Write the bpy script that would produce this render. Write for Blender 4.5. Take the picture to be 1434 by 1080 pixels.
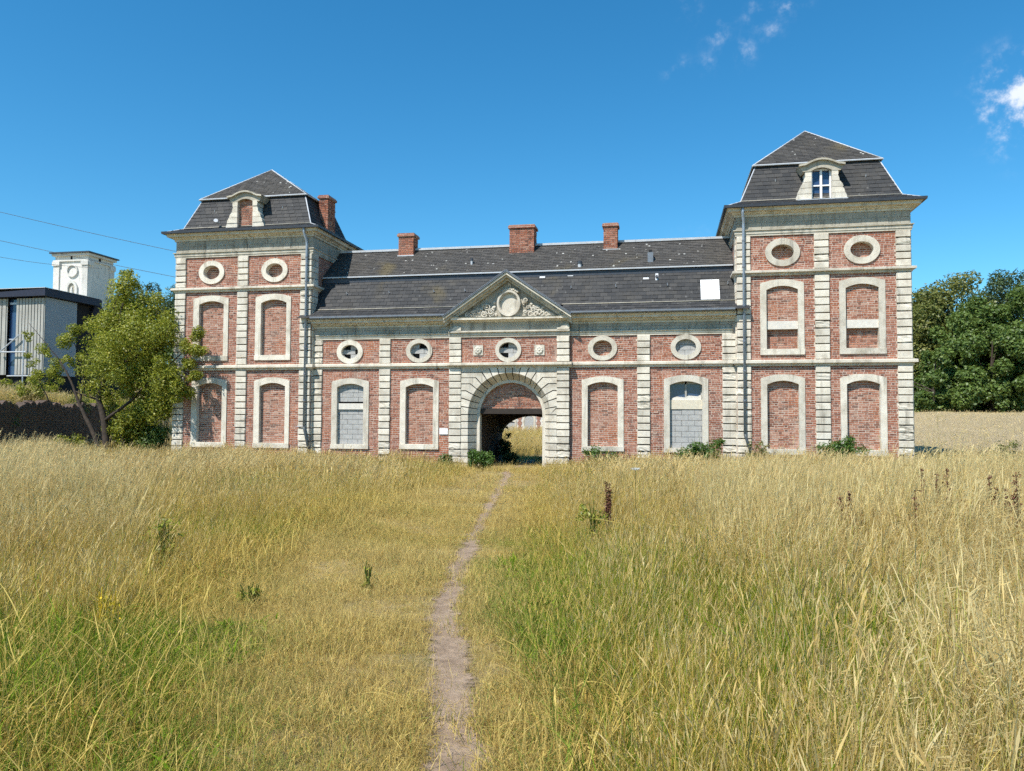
import bpy, bmesh, math, random
import numpy as np
from mathutils import Vector, Matrix
from mathutils.geometry import tessellate_polygon
R = math.radians
rng = np.random.default_rng(7)
random.seed(7)
scene = bpy.context.scene
for o in list(bpy.data.objects): bpy.data.objects.remove(o)
col = scene.collection

# ------------------------------------------------------------------ camera
F, YAW, PIT, ROL = 1082.99, R(11.1933), R(2.4714), R(.2933)
EYE = 1.75
CAM = np.array([18.798, -27.0, EYE])
_f = np.array([-math.sin(YAW)*math.cos(PIT), math.cos(YAW)*math.cos(PIT), math.sin(PIT)])
_r = np.array([math.cos(YAW), math.sin(YAW), 0.0]); _u = np.cross(_r, _f)
_r2 = math.cos(ROL)*_r + math.sin(ROL)*_u; _u2 = -math.sin(ROL)*_r + math.cos(ROL)*_u
def at(px, py, Y):                     # photo pixel -> point on the plane Y = const
    d = _f*F + _r2*(px-717) + _u2*(540-py)
    return CAM + d*((Y-CAM[1])/d[1])
def atz(px, py, Z):                    # photo pixel -> point on the level Z = const
    d = _f*F + _r2*(px-717) + _u2*(540-py)
    return CAM + d*((Z-CAM[2])/d[2])
cd = bpy.data.cameras.new('camera'); cam = bpy.data.objects.new('camera', cd); col.objects.link(cam)
cd.sensor_fit = 'HORIZONTAL'; cd.sensor_width = 36; cd.lens = 36*F/1434
cd.clip_start = .1; cd.clip_end = 3000
m = Matrix.Identity(4)
for i in range(3): m[i][0], m[i][1], m[i][2], m[i][3] = _r2[i], _u2[i], -_f[i], CAM[i]
cam.matrix_world = m
scene.camera = cam

# ------------------------------------------------------------------ sky and sun
SUN_AZ, SUN_EL = R(30), R(54)          # azimuth to the left of the facade's normal
S = Vector((-math.sin(SUN_AZ)*math.cos(SUN_EL), -math.cos(SUN_AZ)*math.cos(SUN_EL), math.sin(SUN_EL)))
w = bpy.data.worlds.new('World'); scene.world = w; w.use_nodes = True
nt = w.node_tree; nt.nodes.clear()
def N(nt, t, **k):
    n = nt.nodes.new(t)
    for a, b in k.items():
        if a.startswith('i_'): n.inputs[a[2:]].default_value = b
        else: setattr(n, a, b)
    return n
def L(nt, a, b): nt.links.new(a, b)
sky = N(nt, 'ShaderNodeTexSky', sky_type='NISHITA', sun_disc=False)
sky.sun_elevation = SUN_EL; sky.sun_rotation = math.atan2(S.x, S.y)
sky.air_density = 1.0; sky.dust_density = 0.15; sky.ozone_density = 3.0; sky.altitude = 100
hsv = N(nt, 'ShaderNodeHueSaturation'); hsv.inputs['Saturation'].default_value = 1.30; hsv.inputs['Hue'].default_value = .487; hsv.inputs['Value'].default_value = 1.06
L(nt, sky.outputs[0], hsv.inputs['Color'])
tintm = N(nt, 'ShaderNodeMix', data_type='RGBA', blend_type='MULTIPLY'); tintm.inputs['Factor'].default_value = 1; L(nt, hsv.outputs[0], tintm.inputs[6]); tintm.inputs[7].default_value = (.80, 1.10, 1.20, 1)
tc = N(nt, 'ShaderNodeTexCoord')
nz = N(nt, 'ShaderNodeTexNoise'); nz.inputs['Scale'].default_value = 34; nz.inputs['Detail'].default_value = 7; nz.inputs['Roughness'].default_value = .62
L(nt, tc.outputs['Generated'], nz.inputs['Vector'])
def sky_dir(px, py):
    d = _f*F + _r2*(px-717) + _u2*(540-py); return tuple(d/np.linalg.norm(d))
clouds = [((965, 14), .040, .62), ((1003, 46), .034, .8), ((1040, 72), .032, .75), ((995, 88), .030, .62), ((948, 98), .034, .6), ((1060, 25), .042, .7), ((1108, 3), .036, 1.0), ((1078, 38), .03, .75),
          ((1432, 125), .075, 1.8), ((1440, 170), .07, 1.8), ((1405, 146), .05, 1.5), ((1372, 94), .02, .5), ((950, 326), .028, .6), ((985, 330), .026, .5),
          ((1480, 140), .07, 1.0), ((1700, 60), .10, 1.0), ((1200, -160), .09, .8), ((300, -220), .10, .7), ((-250, 120), .09, .8), ((-500, -100), .12, .9), ((600, -500), .12, .8)]
acc = None
for (px, py), rad, amt in clouds:
    v = N(nt, 'ShaderNodeVectorMath', operation='DISTANCE'); v.inputs[1].default_value = sky_dir(px, py)
    L(nt, tc.outputs['Generated'], v.inputs[0])
    mr = N(nt, 'ShaderNodeMapRange', interpolation_type='SMOOTHSTEP')
    for k, val in zip(('From Min', 'From Max', 'To Min', 'To Max'), (rad, 0.0, 0.0, amt)): mr.inputs[k].default_value = val
    L(nt, v.outputs['Value'], mr.inputs['Value'])
    if acc is None: acc = mr.outputs[0]
    else:
        mx = N(nt, 'ShaderNodeMath', operation='MAXIMUM'); L(nt, acc, mx.inputs[0]); L(nt, mr.outputs[0], mx.inputs[1]); acc = mx.outputs[0]
wisp = N(nt, 'ShaderNodeMapRange', interpolation_type='SMOOTHSTEP')
for k, val in zip(('From Min', 'From Max', 'To Min', 'To Max'), (.42, .80, 0, .68)): wisp.inputs[k].default_value = val
L(nt, nz.outputs['Fac'], wisp.inputs['Value'])
ad = N(nt, 'ShaderNodeMath', operation='MULTIPLY'); L(nt, acc, ad.inputs[0]); L(nt, wisp.outputs[0], ad.inputs[1])
cm = N(nt, 'ShaderNodeMapRange', interpolation_type='SMOOTHSTEP')
for k, val in zip(('From Min', 'From Max', 'To Min', 'To Max'), (.0, 1.0, 0, .92)): cm.inputs[k].default_value = val
L(nt, ad.outputs[0], cm.inputs['Value'])
mxc = N(nt, 'ShaderNodeMix', data_type='RGBA'); L(nt, cm.outputs[0], mxc.inputs['Factor']); L(nt, tintm.outputs[2], mxc.inputs[6]); mxc.inputs[7].default_value = (7.2, 7.6, 8.4, 1)
bg = N(nt, 'ShaderNodeBackground'); bg.inputs['Strength'].default_value = .10
L(nt, mxc.outputs[2], bg.inputs['Color'])
wo = N(nt, 'ShaderNodeOutputWorld'); L(nt, bg.outputs[0], wo.inputs['Surface'])

ld = bpy.data.lights.new('sun', 'SUN'); ld.energy = 5.0; ld.angle = R(.53); ld.color = (1, .955, .88)
lo = bpy.data.objects.new('sun', ld); col.objects.link(lo); lo.rotation_euler = S.to_track_quat('Z', 'Y').to_euler(); lo.location = (0, -30, 40)
scene.view_settings.view_transform = 'Standard'; scene.view_settings.look = 'None'
scene.view_settings.exposure = 0.45; scene.view_settings.gamma = 1.0; scene.view_settings.use_curve_mapping = False
scene.render.engine = 'CYCLES'
scene.cycles.max_bounces = 3; scene.cycles.diffuse_bounces = 2; scene.cycles.glossy_bounces = 1; scene.cycles.transmission_bounces = 1; scene.cycles.transparent_max_bounces = 4
scene.cycles.use_adaptive_sampling = True; scene.cycles.adaptive_threshold = .025; scene.cycles.adaptive_min_samples = 20
scene.cycles.use_denoising = False

# ------------------------------------------------------------------ helpers
class MB:
    """collects faces; build() links them as one mesh object"""
    def __init__(s): s.v = []; s.f = []; s.c = []; s.mi = []
    def face(s, pts, c=.5, mi=0):
        n = len(s.v); s.v += [tuple(p) for p in pts]; s.f.append(tuple(range(n, n+len(pts)))); s.c.append(c); s.mi.append(mi)
    def box(s, x0, x1, y0, y1, z0, z1, c=.5, mi=0, skip=''):
        p = [(x0,y0,z0),(x1,y0,z0),(x1,y1,z0),(x0,y1,z0),(x0,y0,z1),(x1,y0,z1),(x1,y1,z1),(x0,y1,z1)]
        n = len(s.v); s.v += p
        F_ = {'b':(0,3,2,1),'t':(4,5,6,7),'f':(0,1,5,4),'k':(2,3,7,6),'l':(3,0,4,7),'r':(1,2,6,5)}
        for k, q in F_.items():
            if k not in skip: s.f.append(tuple(n+i for i in q)); s.c.append(c); s.mi.append(mi)
    def prism(s, poly, y0, y1, c=.5, mi=0):
        """poly: (x,z) counter-clockwise seen from -Y; extruded from y0 (front) to y1"""
        n = len(poly); a = len(s.v)
        s.v += [(x, y0, z) for x, z in poly] + [(x, y1, z) for x, z in poly]
        s.f.append(tuple(a+i for i in range(n))); s.f.append(tuple(a+n+i for i in reversed(range(n))))
        for i in range(n):
            j = (i+1) % n; s.f.append((a+i, a+n+i, a+n+j, a+j))
        s.c += [c]*(n+2); s.mi += [mi]*(n+2)
    def tube(s, pts, rad, n=8, c=.5, cap=True):
        pts = [Vector(p) for p in pts]; rad = rad if hasattr(rad, '__len__') else [rad]*len(pts)
        a = len(s.v); prev = None
        for i, p in enumerate(pts):
            t = (pts[min(i+1, len(pts)-1)] - pts[max(i-1, 0)]).normalized()
            if prev is None: prev = t.orthogonal().normalized()
            u = (prev - t*prev.dot(t)).normalized(); prev = u; v = t.cross(u)
            for k in range(n):
                an = 2*math.pi*k/n; s.v.append(tuple(p + (u*math.cos(an) + v*math.sin(an))*rad[i]))
        for i in range(len(pts)-1):
            for k in range(n):
                q = a+i*n+k; q2 = a+i*n+(k+1) % n
                s.f.append((q, q2, q2+n, q+n)); s.c.append(c); s.mi.append(0)
        if cap:
            s.f.append(tuple(a+k for k in reversed(range(n)))); s.f.append(tuple(a+(len(pts)-1)*n+k for k in range(n))); s.c += [c, c]; s.mi += [0, 0]
    def blob(s, ctr, r, nu=7, nv=5, c=.5):
        a = len(s.v); ctr = Vector(ctr)
        for j in range(nv+1):
            ph = math.pi*j/nv
            for i in range(nu):
                th = 2*math.pi*i/nu
                s.v.append((ctr.x+r[0]*math.sin(ph)*math.cos(th), ctr.y+r[1]*math.sin(ph)*math.sin(th), ctr.z+r[2]*math.cos(ph)))
        for j in range(nv):
            for i in range(nu):
                k = (i+1) % nu
                s.f.append((a+j*nu+i, a+(j+1)*nu+i, a+(j+1)*nu+k, a+j*nu+k)); s.c.append(c); s.mi.append(0)
    def build(s, name, mats, parent=None, smooth=False, color=False, **props):
        me = bpy.data.meshes.new(name); me.from_pydata(s.v, [], s.f)
        for mm in (mats if isinstance(mats, (list, tuple)) else [mats]): me.materials.append(mm)
        if any(s.mi): me.polygons.foreach_set('material_index', s.mi)
        if color:
            at_ = me.attributes.new('rnd', 'FLOAT', 'FACE'); at_.data.foreach_set('value', np.array(s.c, dtype=np.float32))
        if smooth: me.polygons.foreach_set('use_smooth', [True]*len(s.f))
        me.update()
        o = bpy.data.objects.new(name, me); col.objects.link(o)
        if parent is not None: o.parent = parent
        for k, v in props.items(): o[k] = v
        return o
def empty(name, loc, label, cat, group=None):
    o = bpy.data.objects.new(name, None); col.objects.link(o); o.location = loc; o.empty_display_size = .3
    o['label'] = label; o['category'] = cat
    if group: o['group'] = group
    return o
def tag(o, label, cat, group=None):
    o['label'] = label; o['category'] = cat
    if group: o['group'] = group
    return o
def sm(x, a, b):
    t = np.clip((np.asarray(x, float)-a)/(b-a), 0, 1); return t*t*(3-2*t)

# ------------------------------------------------------------------ materials
def mat(name):
    m = bpy.data.materials.new(name); m.use_nodes = True; nt = m.node_tree
    b = nt.nodes['Principled BSDF']; b.inputs['Roughness'].default_value = .85; b.inputs['Specular IOR Level'].default_value = .25
    return m, nt, b
def ramp(nt, fac, stops):
    r = nt.nodes.new('ShaderNodeValToRGB'); e = r.color_ramp.elements
    while len(e) < len(stops): e.new(.5)
    for el, (p, c) in zip(e, stops): el.position = p; el.color = (*c, 1)
    L(nt, fac, r.inputs[0]); return r.outputs[0]
def noise(nt, scale, detail=4, rough=.55, vec=None, dist=0):
    n = nt.nodes.new('ShaderNodeTexNoise'); n.inputs['Scale'].default_value = scale; n.inputs['Detail'].default_value = detail; n.inputs['Roughness'].default_value = rough; n.inputs['Distortion'].default_value = dist
    if vec is None:
        g = nt.nodes.new('ShaderNodeNewGeometry'); vec = g.outputs['Position']
    L(nt, vec, n.inputs['Vector']); return n.outputs['Fac']
def mix(nt, f, a, b, blend='MIX'):
    n = nt.nodes.new('ShaderNodeMix'); n.data_type = 'RGBA'; n.blend_type = blend
    for s_, v in ((n.inputs['Factor'], f), (n.inputs[6], a), (n.inputs[7], b)):
        if isinstance(v, (int, float)): s_.default_value = v
        elif isinstance(v, tuple): s_.default_value = (*v, 1)
        else: L(nt, v, s_)
    return n.outputs[2]
def mrange(nt, v, a, b, c, d):
    n = nt.nodes.new('ShaderNodeMapRange'); n.interpolation_type = 'SMOOTHSTEP'
    for k, val in zip(('From Min', 'From Max', 'To Min', 'To Max'), (a, b, c, d)): n.inputs[k].default_value = val
    L(nt, v, n.inputs['Value']); return n.outputs[0]
def attr(nt, name, typ='GEOMETRY'):
    n = nt.nodes.new('ShaderNodeAttribute'); n.attribute_name = name; n.attribute_type = typ; return n
def bump(nt, b, h, strength=.4, dist=.02):
    n = nt.nodes.new('ShaderNodeBump'); n.inputs['Strength'].default_value = strength; n.inputs['Distance'].default_value = dist
    L(nt, h, n.inputs['Height']); L(nt, n.outputs[0], b.inputs['Normal'])
def obj_rand(nt): return nt.nodes.new('ShaderNodeObjectInfo').outputs['Random']

def streaks(nt, lo, hi, amt, sc=(4.5, 4.5, .45)):
    g = nt.nodes.new('ShaderNodeNewGeometry'); v = N(nt, 'ShaderNodeVectorMath', operation='MULTIPLY'); v.inputs[1].default_value = sc; L(nt, g.outputs['Position'], v.inputs[0])
    return mrange(nt, noise(nt, 1.0, 5, .65, v.outputs[0]), lo, hi, 0, amt)
def stone_mat(name, stops, stain, amt, sc=1.0):
    m, nt, b = mat(name)
    c = ramp(nt, noise(nt, 3.1*sc, 6, .6), stops); c = mix(nt, streaks(nt, .52, .72, .62), c, tuple(x*.55 for x in stain))
    c = mix(nt, mrange(nt, noise(nt, 1.1*sc, 5, .65), .5, .72, 0, amt), c, stain)
    v = mrange(nt, obj_rand(nt), 0, 1, .86, 1.08)
    c = mix(nt, 1.0, c, v, 'MULTIPLY')
    spk = mrange(nt, noise(nt, 16, 4, .6), .62, .78, 0, .3); c = mix(nt, spk, c, tuple(x*.6 for x in stain))
    L(nt, c, b.inputs['Base Color']); bump(nt, b, noise(nt, 22, 6, .65), .5, .015); return m
M = {}
M['stone'] = stone_mat('limestone', [(.25, (.50, .445, .36)), (.5, (.64, .585, .485)), (.75, (.71, .665, .575))], (.33, .29, .225), .75)
M['stone_grey'] = stone_mat('weathered_limestone', [(.25, (.32, .29, .23)), (.5, (.42, .385, .31)), (.75, (.50, .46, .385))], (.22, .20, .155), .7)
M['stone_mould'] = stone_mat('mossy_limestone', [(.25, (.50, .445, .35)), (.5, (.60, .55, .45)), (.75, (.68, .635, .54))], (.30, .265, .19), .6, 1.0)
M['stone_white'] = stone_mat('pale_stone', [(.25, (.54, .52, .47)), (.5, (.61, .59, .545)), (.75, (.66, .64, .60))], (.5, .48, .43), .5)

m, nt, b = mat('old_brick'); M['brick'] = m
a_ = attr(nt, 'rnd')
c = ramp(nt, a_.outputs['Fac'], [(0, (.13, .048, .032)), (.2, (.25, .085, .05)), (.5, (.315, .112, .066)), (.8, (.35, .14, .088)), (1, (.42, .215, .15))])
c = mix(nt, mrange(nt, noise(nt, .55, 4, .6), .48, .75, 0, .3), c, (.42, .25, .19))
c = mix(nt, mrange(nt, noise(nt, 9, 5, .6), .52, .74, 0, .4), c, (.50, .38, .30))
c = mix(nt, mrange(nt, noise(nt, .9, 6, .7), .52, .72, 0, .55), c, (.12, .06, .045)); c = mix(nt, streaks(nt, .53, .72, .45), c, (.15, .085, .065)); c = mix(nt, streaks(nt, .58, .72, .4, (3.1, 3.1, .8)), c, (.46, .36, .29))
c = mix(nt, mrange(nt, noise(nt, .7, 5, .6, None, 1.5), .52, .70, 0, .65), c, (.40, .13, .055))
L(nt, c, b.inputs['Base Color']); bump(nt, b, noise(nt, 45, 4, .6), .5, .008)
m, nt, b = mat('lime_mortar'); M['mortar'] = m
c = ramp(nt, noise(nt, 5, 5), [(.3, (.45, .36, .29)), (.6, (.58, .49, .41))]); L(nt, c, b.inputs['Base Color'])
m, nt, b = mat('dark_joint'); M['joint'] = m
c = ramp(nt, noise(nt, 6, 4), [(.3, (.045, .04, .034)), (.7, (.085, .078, .066))]); L(nt, c, b.inputs['Base Color'])
M['brick_infill'] = M['brick'].copy(); M['brick_infill'].name = 'infill_brick'
for n_ in M['brick_infill'].node_tree.nodes:
    if n_.type == 'VALTORGB' and len(n_.color_ramp.elements) == 5:
        for el, c_ in zip(n_.color_ramp.elements, ((.14, .06, .04), (.28, .11, .066), (.35, .145, .09), (.38, .18, .12), (.46, .28, .205))): el.color = (*c_, 1)
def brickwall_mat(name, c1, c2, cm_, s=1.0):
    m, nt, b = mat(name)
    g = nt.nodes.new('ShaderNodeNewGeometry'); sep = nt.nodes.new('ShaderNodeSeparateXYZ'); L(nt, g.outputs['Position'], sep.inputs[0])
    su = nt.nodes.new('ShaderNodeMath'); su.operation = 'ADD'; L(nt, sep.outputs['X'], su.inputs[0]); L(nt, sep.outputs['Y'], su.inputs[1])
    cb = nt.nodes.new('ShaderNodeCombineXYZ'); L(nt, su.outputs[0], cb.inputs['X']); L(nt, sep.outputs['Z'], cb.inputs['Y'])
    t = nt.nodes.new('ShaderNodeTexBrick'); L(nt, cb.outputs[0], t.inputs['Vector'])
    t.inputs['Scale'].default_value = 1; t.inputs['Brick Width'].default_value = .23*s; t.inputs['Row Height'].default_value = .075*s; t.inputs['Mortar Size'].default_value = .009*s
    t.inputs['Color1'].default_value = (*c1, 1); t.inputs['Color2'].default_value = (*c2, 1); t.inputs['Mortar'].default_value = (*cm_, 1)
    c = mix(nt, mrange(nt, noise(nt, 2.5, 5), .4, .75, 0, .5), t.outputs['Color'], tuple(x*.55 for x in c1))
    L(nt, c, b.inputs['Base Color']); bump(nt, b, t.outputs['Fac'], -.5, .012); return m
M['brickwall'] = brickwall_mat('brickwork', (.36, .15, .10), (.27, .10, .07), (.42, .35, .28))
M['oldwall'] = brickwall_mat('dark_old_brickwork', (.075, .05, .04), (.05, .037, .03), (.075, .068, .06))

def slate_mat(name, cols, lich):
    m, nt, b = mat(name); a_ = attr(nt, 'rnd')
    c = ramp(nt, a_.outputs['Fac'], cols)
    c = mix(nt, mrange(nt, noise(nt, .8, 5, .65), .48, .75, 0, .5), c, (.075, .066, .052))
    c = mix(nt, mrange(nt, noise(nt, .45, 3, .5), .62, .74, 0, .5), c, (.15, .115, .045))
    vo = nt.nodes.new('ShaderNodeTexVoronoi'); vo.inputs['Scale'].default_value = 3.4; vo.inputs['Randomness'].default_value = 1
    g = nt.nodes.new('ShaderNodeNewGeometry'); L(nt, g.outputs['Position'], vo.inputs['Vector'])
    sp = mrange(nt, vo.outputs['Distance'], .10, .16, lich, 0)
    gate = mrange(nt, noise(nt, .9, 3), .43, .52, 0, 1)
    mu = nt.nodes.new('ShaderNodeMath'); mu.operation = 'MULTIPLY'; L(nt, sp, mu.inputs[0]); L(nt, gate, mu.inputs[1])
    c = mix(nt, mu.outputs[0], c, (.52, .51, .47))
    c = mix(nt, mrange(nt, noise(nt, 14, 5, .6), .58, .76, 0, .35), c, (.15, .14, .125))
    L(nt, c, b.inputs['Base Color']); b.inputs['Roughness'].default_value = .72; bump(nt, b, noise(nt, 30, 4), .35, .008); return m
M['slate'] = slate_mat('roof_slate', [(0, (.030, .031, .033)), (.5, (.042, .042, .043)), (1, (.057, .055, .053))], .12)
M['slate_up'] = slate_mat('lichened_slate', [(0, (.050, .047, .044)), (.5, (.064, .060, .055)), (1, (.080, .074, .067))], .85)

def plain(name, c, rough=.7, metal=0, var=.15, sc=6, spec=.3):
    m, nt, b = mat(name)
    f = noise(nt, sc, 5, .6)
    cc = ramp(nt, f, [(.3, tuple(x*(1-var) for x in c)), (.7, tuple(min(1, x*(1+var)) for x in c))])
    L(nt, cc, b.inputs['Base Color']); b.inputs['Roughness'].default_value = rough; b.inputs['Metallic'].default_value = metal; b.inputs['Specular IOR Level'].default_value = spec
    bump(nt, b, noise(nt, 25, 4), .2, .005); return m
M['zinc'] = plain('pale_zinc', (.46, .48, .50), .5, 0, .12, 5, .5)
M['gutter'] = plain('dark_gutter_metal', (.055, .062, .075), .5, .2)
M['gutter_zinc'] = plain('grey_gutter_zinc', (.17, .19, .215), .5, .2)
M['pipe'] = plain('blue_grey_downpipe', (.30, .36, .43), .45, .2, .12)
M['pipe_dark'] = plain('dark_downpipe', (.075, .09, .095), .5, .1)
M['block'] = plain('concrete_block', (.37, .365, .35), .9, 0, .14, 9)
M['white'] = plain('white_paint', (.80, .80, .80), .6, 0, .04, 3)
M['cream'] = plain('cream_board', (.60, .54, .42), .75, 0, .10, 7)
M['lintel'] = plain('pale_concrete', (.64, .60, .53), .85, 0, .10, 9)
M['wood'] = plain('dark_timber', (.035, .027, .022), .8)
M['black'] = plain('dark_interior', (.018, .018, .02), .9)
M['cable'] = plain('cable', (.03, .03, .035), .6)
m, nt, b = mat('window_glass'); M['glass'] = m
b.inputs['Base Color'].default_value = (.03, .06, .13, 1); b.inputs['Roughness'].default_value = .08; b.inputs['Specular IOR Level'].default_value = .6
m, nt, b = mat('white_cladding'); M['clad'] = m
c = ramp(nt, noise(nt, .8, 4), [(.3, (.32, .31, .28)), (.7, (.42, .41, .37))]); L(nt, c, b.inputs['Base Color'])
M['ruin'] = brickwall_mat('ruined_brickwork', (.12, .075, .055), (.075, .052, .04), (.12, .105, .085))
M['clad_grey'] = plain('grey_cladding', (.27, .30, .33), .7, 0, .06, 1)
M['shed_roof'] = plain('dark_blue_roof_edge', (.022, .026, .045), .6)
M['steel'] = plain('galvanised_steel', (.45, .48, .52), .5, .3)

def leaf_mat(name, cols, trans=.35):
    m = bpy.data.materials.new(name); m.use_nodes = True; nt = m.node_tree; nt.nodes.clear()
    a_ = attr(nt, 'rnd'); c = ramp(nt, a_.outputs['Fac'], cols)
    d = N(nt, 'ShaderNodeBsdfDiffuse'); t = N(nt, 'ShaderNodeBsdfTranslucent'); g = N(nt, 'ShaderNodeBsdfGlossy'); g.inputs['Roughness'].default_value = .5
    L(nt, c, d.inputs['Color']); L(nt, mix(nt, .35, c, (.20, .24, .03)), t.inputs['Color']); g.inputs['Color'].default_value = (.5, .5, .5, 1)
    ms = N(nt, 'ShaderNodeMixShader'); ms.inputs[0].default_value = trans; L(nt, d.outputs[0], ms.inputs[1]); L(nt, t.outputs[0], ms.inputs[2])
    m2 = N(nt, 'ShaderNodeMixShader'); m2.inputs[0].default_value = .05; L(nt, ms.outputs[0], m2.inputs[1]); L(nt, g.outputs[0], m2.inputs[2])
    o = N(nt, 'ShaderNodeOutputMaterial'); L(nt, m2.outputs[0], o.inputs['Surface']); return m
M['leaf_yellow'] = leaf_mat('yellow_green_leaves', [(0, (.10, .14, .018)), (.35, (.235, .265, .026)), (.7, (.38, .385, .038)), (1, (.48, .44, .07))], .45)
M['leaf_green'] = leaf_mat('green_leaves', [(0, (.058, .10, .02)), (.5, (.115, .18, .036)), (1, (.18, .245, .055))])
M['leaf_olive'] = leaf_mat('olive_leaves', [(0, (.09, .115, .026)), (.5, (.17, .19, .045)), (1, (.26, .25, .07))])
M['leaf_dark'] = leaf_mat('dark_leaves', [(0, (.03, .055, .022)), (.5, (.055, .09, .034)), (1, (.085, .125, .045))], .2)
M['leaf_bright'] = leaf_mat('bright_green_leaves', [(0, (.045, .10, .015)), (.5, (.075, .15, .022)), (1, (.12, .20, .035))])
M['dock'] = leaf_mat('rust_seed_heads', [(0, (.09, .03, .018)), (.5, (.15, .055, .03)), (1, (.20, .09, .05))], .15)
M['bark'] = plain('bark', (.055, .042, .032), .9, 0, .35, 8)
M['petal_white'] = leaf_mat('white_petals', [(0, (.6, .6, .55)), (1, (.75, .75, .7))], .2)
M['petal_yellow'] = leaf_mat('yellow_petals', [(0, (.6, .42, .03)), (1, (.7, .55, .05))], .2)

# grass: blade attribute rnd (per blade), hgt (0 root .. 1 tip), head (seed head); instance attribute tint (0 dry .. 1 green)
m = bpy.data.materials.new('meadow_grass'); m.use_nodes = True; M['grass'] = m; nt = m.node_tree; nt.nodes.clear()
lf = attr(nt, 'leaf').outputs['Fac']; rnd = attr(nt, 'rnd').outputs['Fac']; hd = attr(nt, 'head').outputs['Fac']; tint = attr(nt, 'tint', 'INSTANCER').outputs['Fac']; pale = attr(nt, 'pale', 'INSTANCER').outputs['Fac']
dry = ramp(nt, rnd, [(0, (.30, .18, .035)), (.3, (.54, .385, .085)), (.6, (.69, .53, .15)), (.85, (.77, .62, .235)), (1, (.83, .71, .36))])
grn = ramp(nt, rnd, [(0, (.075, .15, .010)), (.4, (.165, .27, .018)), (.75, (.30, .38, .034)), (1, (.50, .47, .09))])
head = ramp(nt, rnd, [(0, (.46, .31, .11)), (.5, (.66, .50, .20)), (1, (.80, .66, .34))])
gt = N(nt, 'ShaderNodeMath', operation='LESS_THAN'); r2_ = N(nt, 'ShaderNodeMath', operation='FRACT'); r3_ = N(nt, 'ShaderNodeMath', operation='MULTIPLY'); r3_.inputs[1].default_value = 37.77
L(nt, rnd, r3_.inputs[0]); L(nt, r3_.outputs[0], r2_.inputs[0]); L(nt, r2_.outputs[0], gt.inputs[0]); lm = N(nt, 'ShaderNodeMath', operation='MULTIPLY_ADD'); lm.inputs[1].default_value = 1.25; lm.inputs[2].default_value = .55; L(nt, lf, lm.inputs[0]); l2 = N(nt, 'ShaderNodeMath', operation='MULTIPLY'); L(nt, lm.outputs[0], l2.inputs[0]); L(nt, tint, l2.inputs[1]); L(nt, l2.outputs[0], gt.inputs[1])
c = mix(nt, gt.outputs[0], dry, grn)
c = mix(nt, hd, c, head)
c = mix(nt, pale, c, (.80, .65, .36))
vr = mrange(nt, obj_rand(nt), 0, 1, .78, 1.12); c = mix(nt, 1.0, c, vr, 'MULTIPLY')
d = N(nt, 'ShaderNodeBsdfDiffuse'); t = N(nt, 'ShaderNodeBsdfTranslucent'); L(nt, c, d.inputs['Color']); L(nt, c, t.inputs['Color'])
ms = N(nt, 'ShaderNodeMixShader'); ms.inputs[0].default_value = .4; L(nt, d.outputs[0], ms.inputs[1]); L(nt, t.outputs[0], ms.inputs[2])
o_ = N(nt, 'ShaderNodeOutputMaterial'); L(nt, ms.outputs[0], o_.inputs['Surface'])

m, nt, b = mat('meadow_soil'); M['ground'] = m
c = ramp(nt, noise(nt, 1.2, 6, .65), [(.3, (.13, .115, .04)), (.5, (.25, .185, .075)), (.7, (.36, .27, .13))])
c = mix(nt, mrange(nt, noise(nt, 40, 5, .7), .4, .7, 0, .7), c, (.42, .32, .16)); L(nt, c, b.inputs['Base Color']); bump(nt, b, noise(nt, 30, 6, .7), .8, .04)
m, nt, b = mat('trodden_earth'); M['path'] = m
c = ramp(nt, noise(nt, 6, 6, .65), [(.3, (.21, .145, .095)), (.55, (.32, .232, .158)), (.75, (.40, .30, .21))])
c = mix(nt, mrange(nt, noise(nt, 55, 4, .7), .56, .74, 0, .6), c, (.2, .15, .11)); L(nt, c, b.inputs['Base Color']); bump(nt, b, noise(nt, 18, 7, .7), .9, .03)
ea_ = attr(nt, 'edge').outputs['Fac']; mm_ = N(nt, 'ShaderNodeMath', operation='MULTIPLY_ADD'); L(nt, noise(nt, 7, 5, .7), mm_.inputs[0]); mm_.inputs[1].default_value = 1.5; L(nt, ea_, mm_.inputs[2])
L(nt, mrange(nt, mm_.outputs[0], 1.12, 1.40, 1, 0), b.inputs['Alpha'])   # ragged, thinning edges
m, nt, b = mat('ripe_wheat'); M['wheat'] = m
c = ramp(nt, noise(nt, 2.2, 8, .75), [(.3, (.36, .27, .14)), (.55, (.47, .37, .21)), (.75, (.55, .44, .27))]); L(nt, c, b.inputs['Base Color']); bump(nt, b, noise(nt, 9, 8, .8), 1.0, .15)

# ------------------------------------------------------------------ terrain
WA, WB = np.array([-6.6, -1.2]), np.array([-9.4, 8.6])        # line of the old retaining wall
def gz(x, y):
    x = np.asarray(x, float); y = np.asarray(y, float)
    z = .14*sm(y, -8, -24) + .04*np.sin(x*.7+1.3)*np.sin(y*.55)
    z = z*(1-sm(np.abs(x-13.4), 2.5, 1.2)*sm(y, -3, -1)) 
    z = z + sm(x, 26.5, 40)*sm(y, -6, 46)*1.95 + sm(np.abs(x-13.4), 16, 8)*sm(y, 6, 42)*.68
    d = WB-WA; nn = np.array([-d[1], d[0]])/np.hypot(*d)       # towards the left of the wall
    s = (x-WA[0])*nn[0] + (y-WA[1])*nn[1]
    z = z + sm(s, .1, .9)*2.25*sm(y, -9, -2) + sm(s, 2, 60)*2.5*sm(y, 0, 20)
    z = z + sm(y, 46, 130)*9
    return z
xs = np.concatenate([-30-np.geomspace(6, 600, 26)[::-1], np.arange(-30, 50, .5), 50+np.geomspace(4, 600, 26)])
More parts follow.
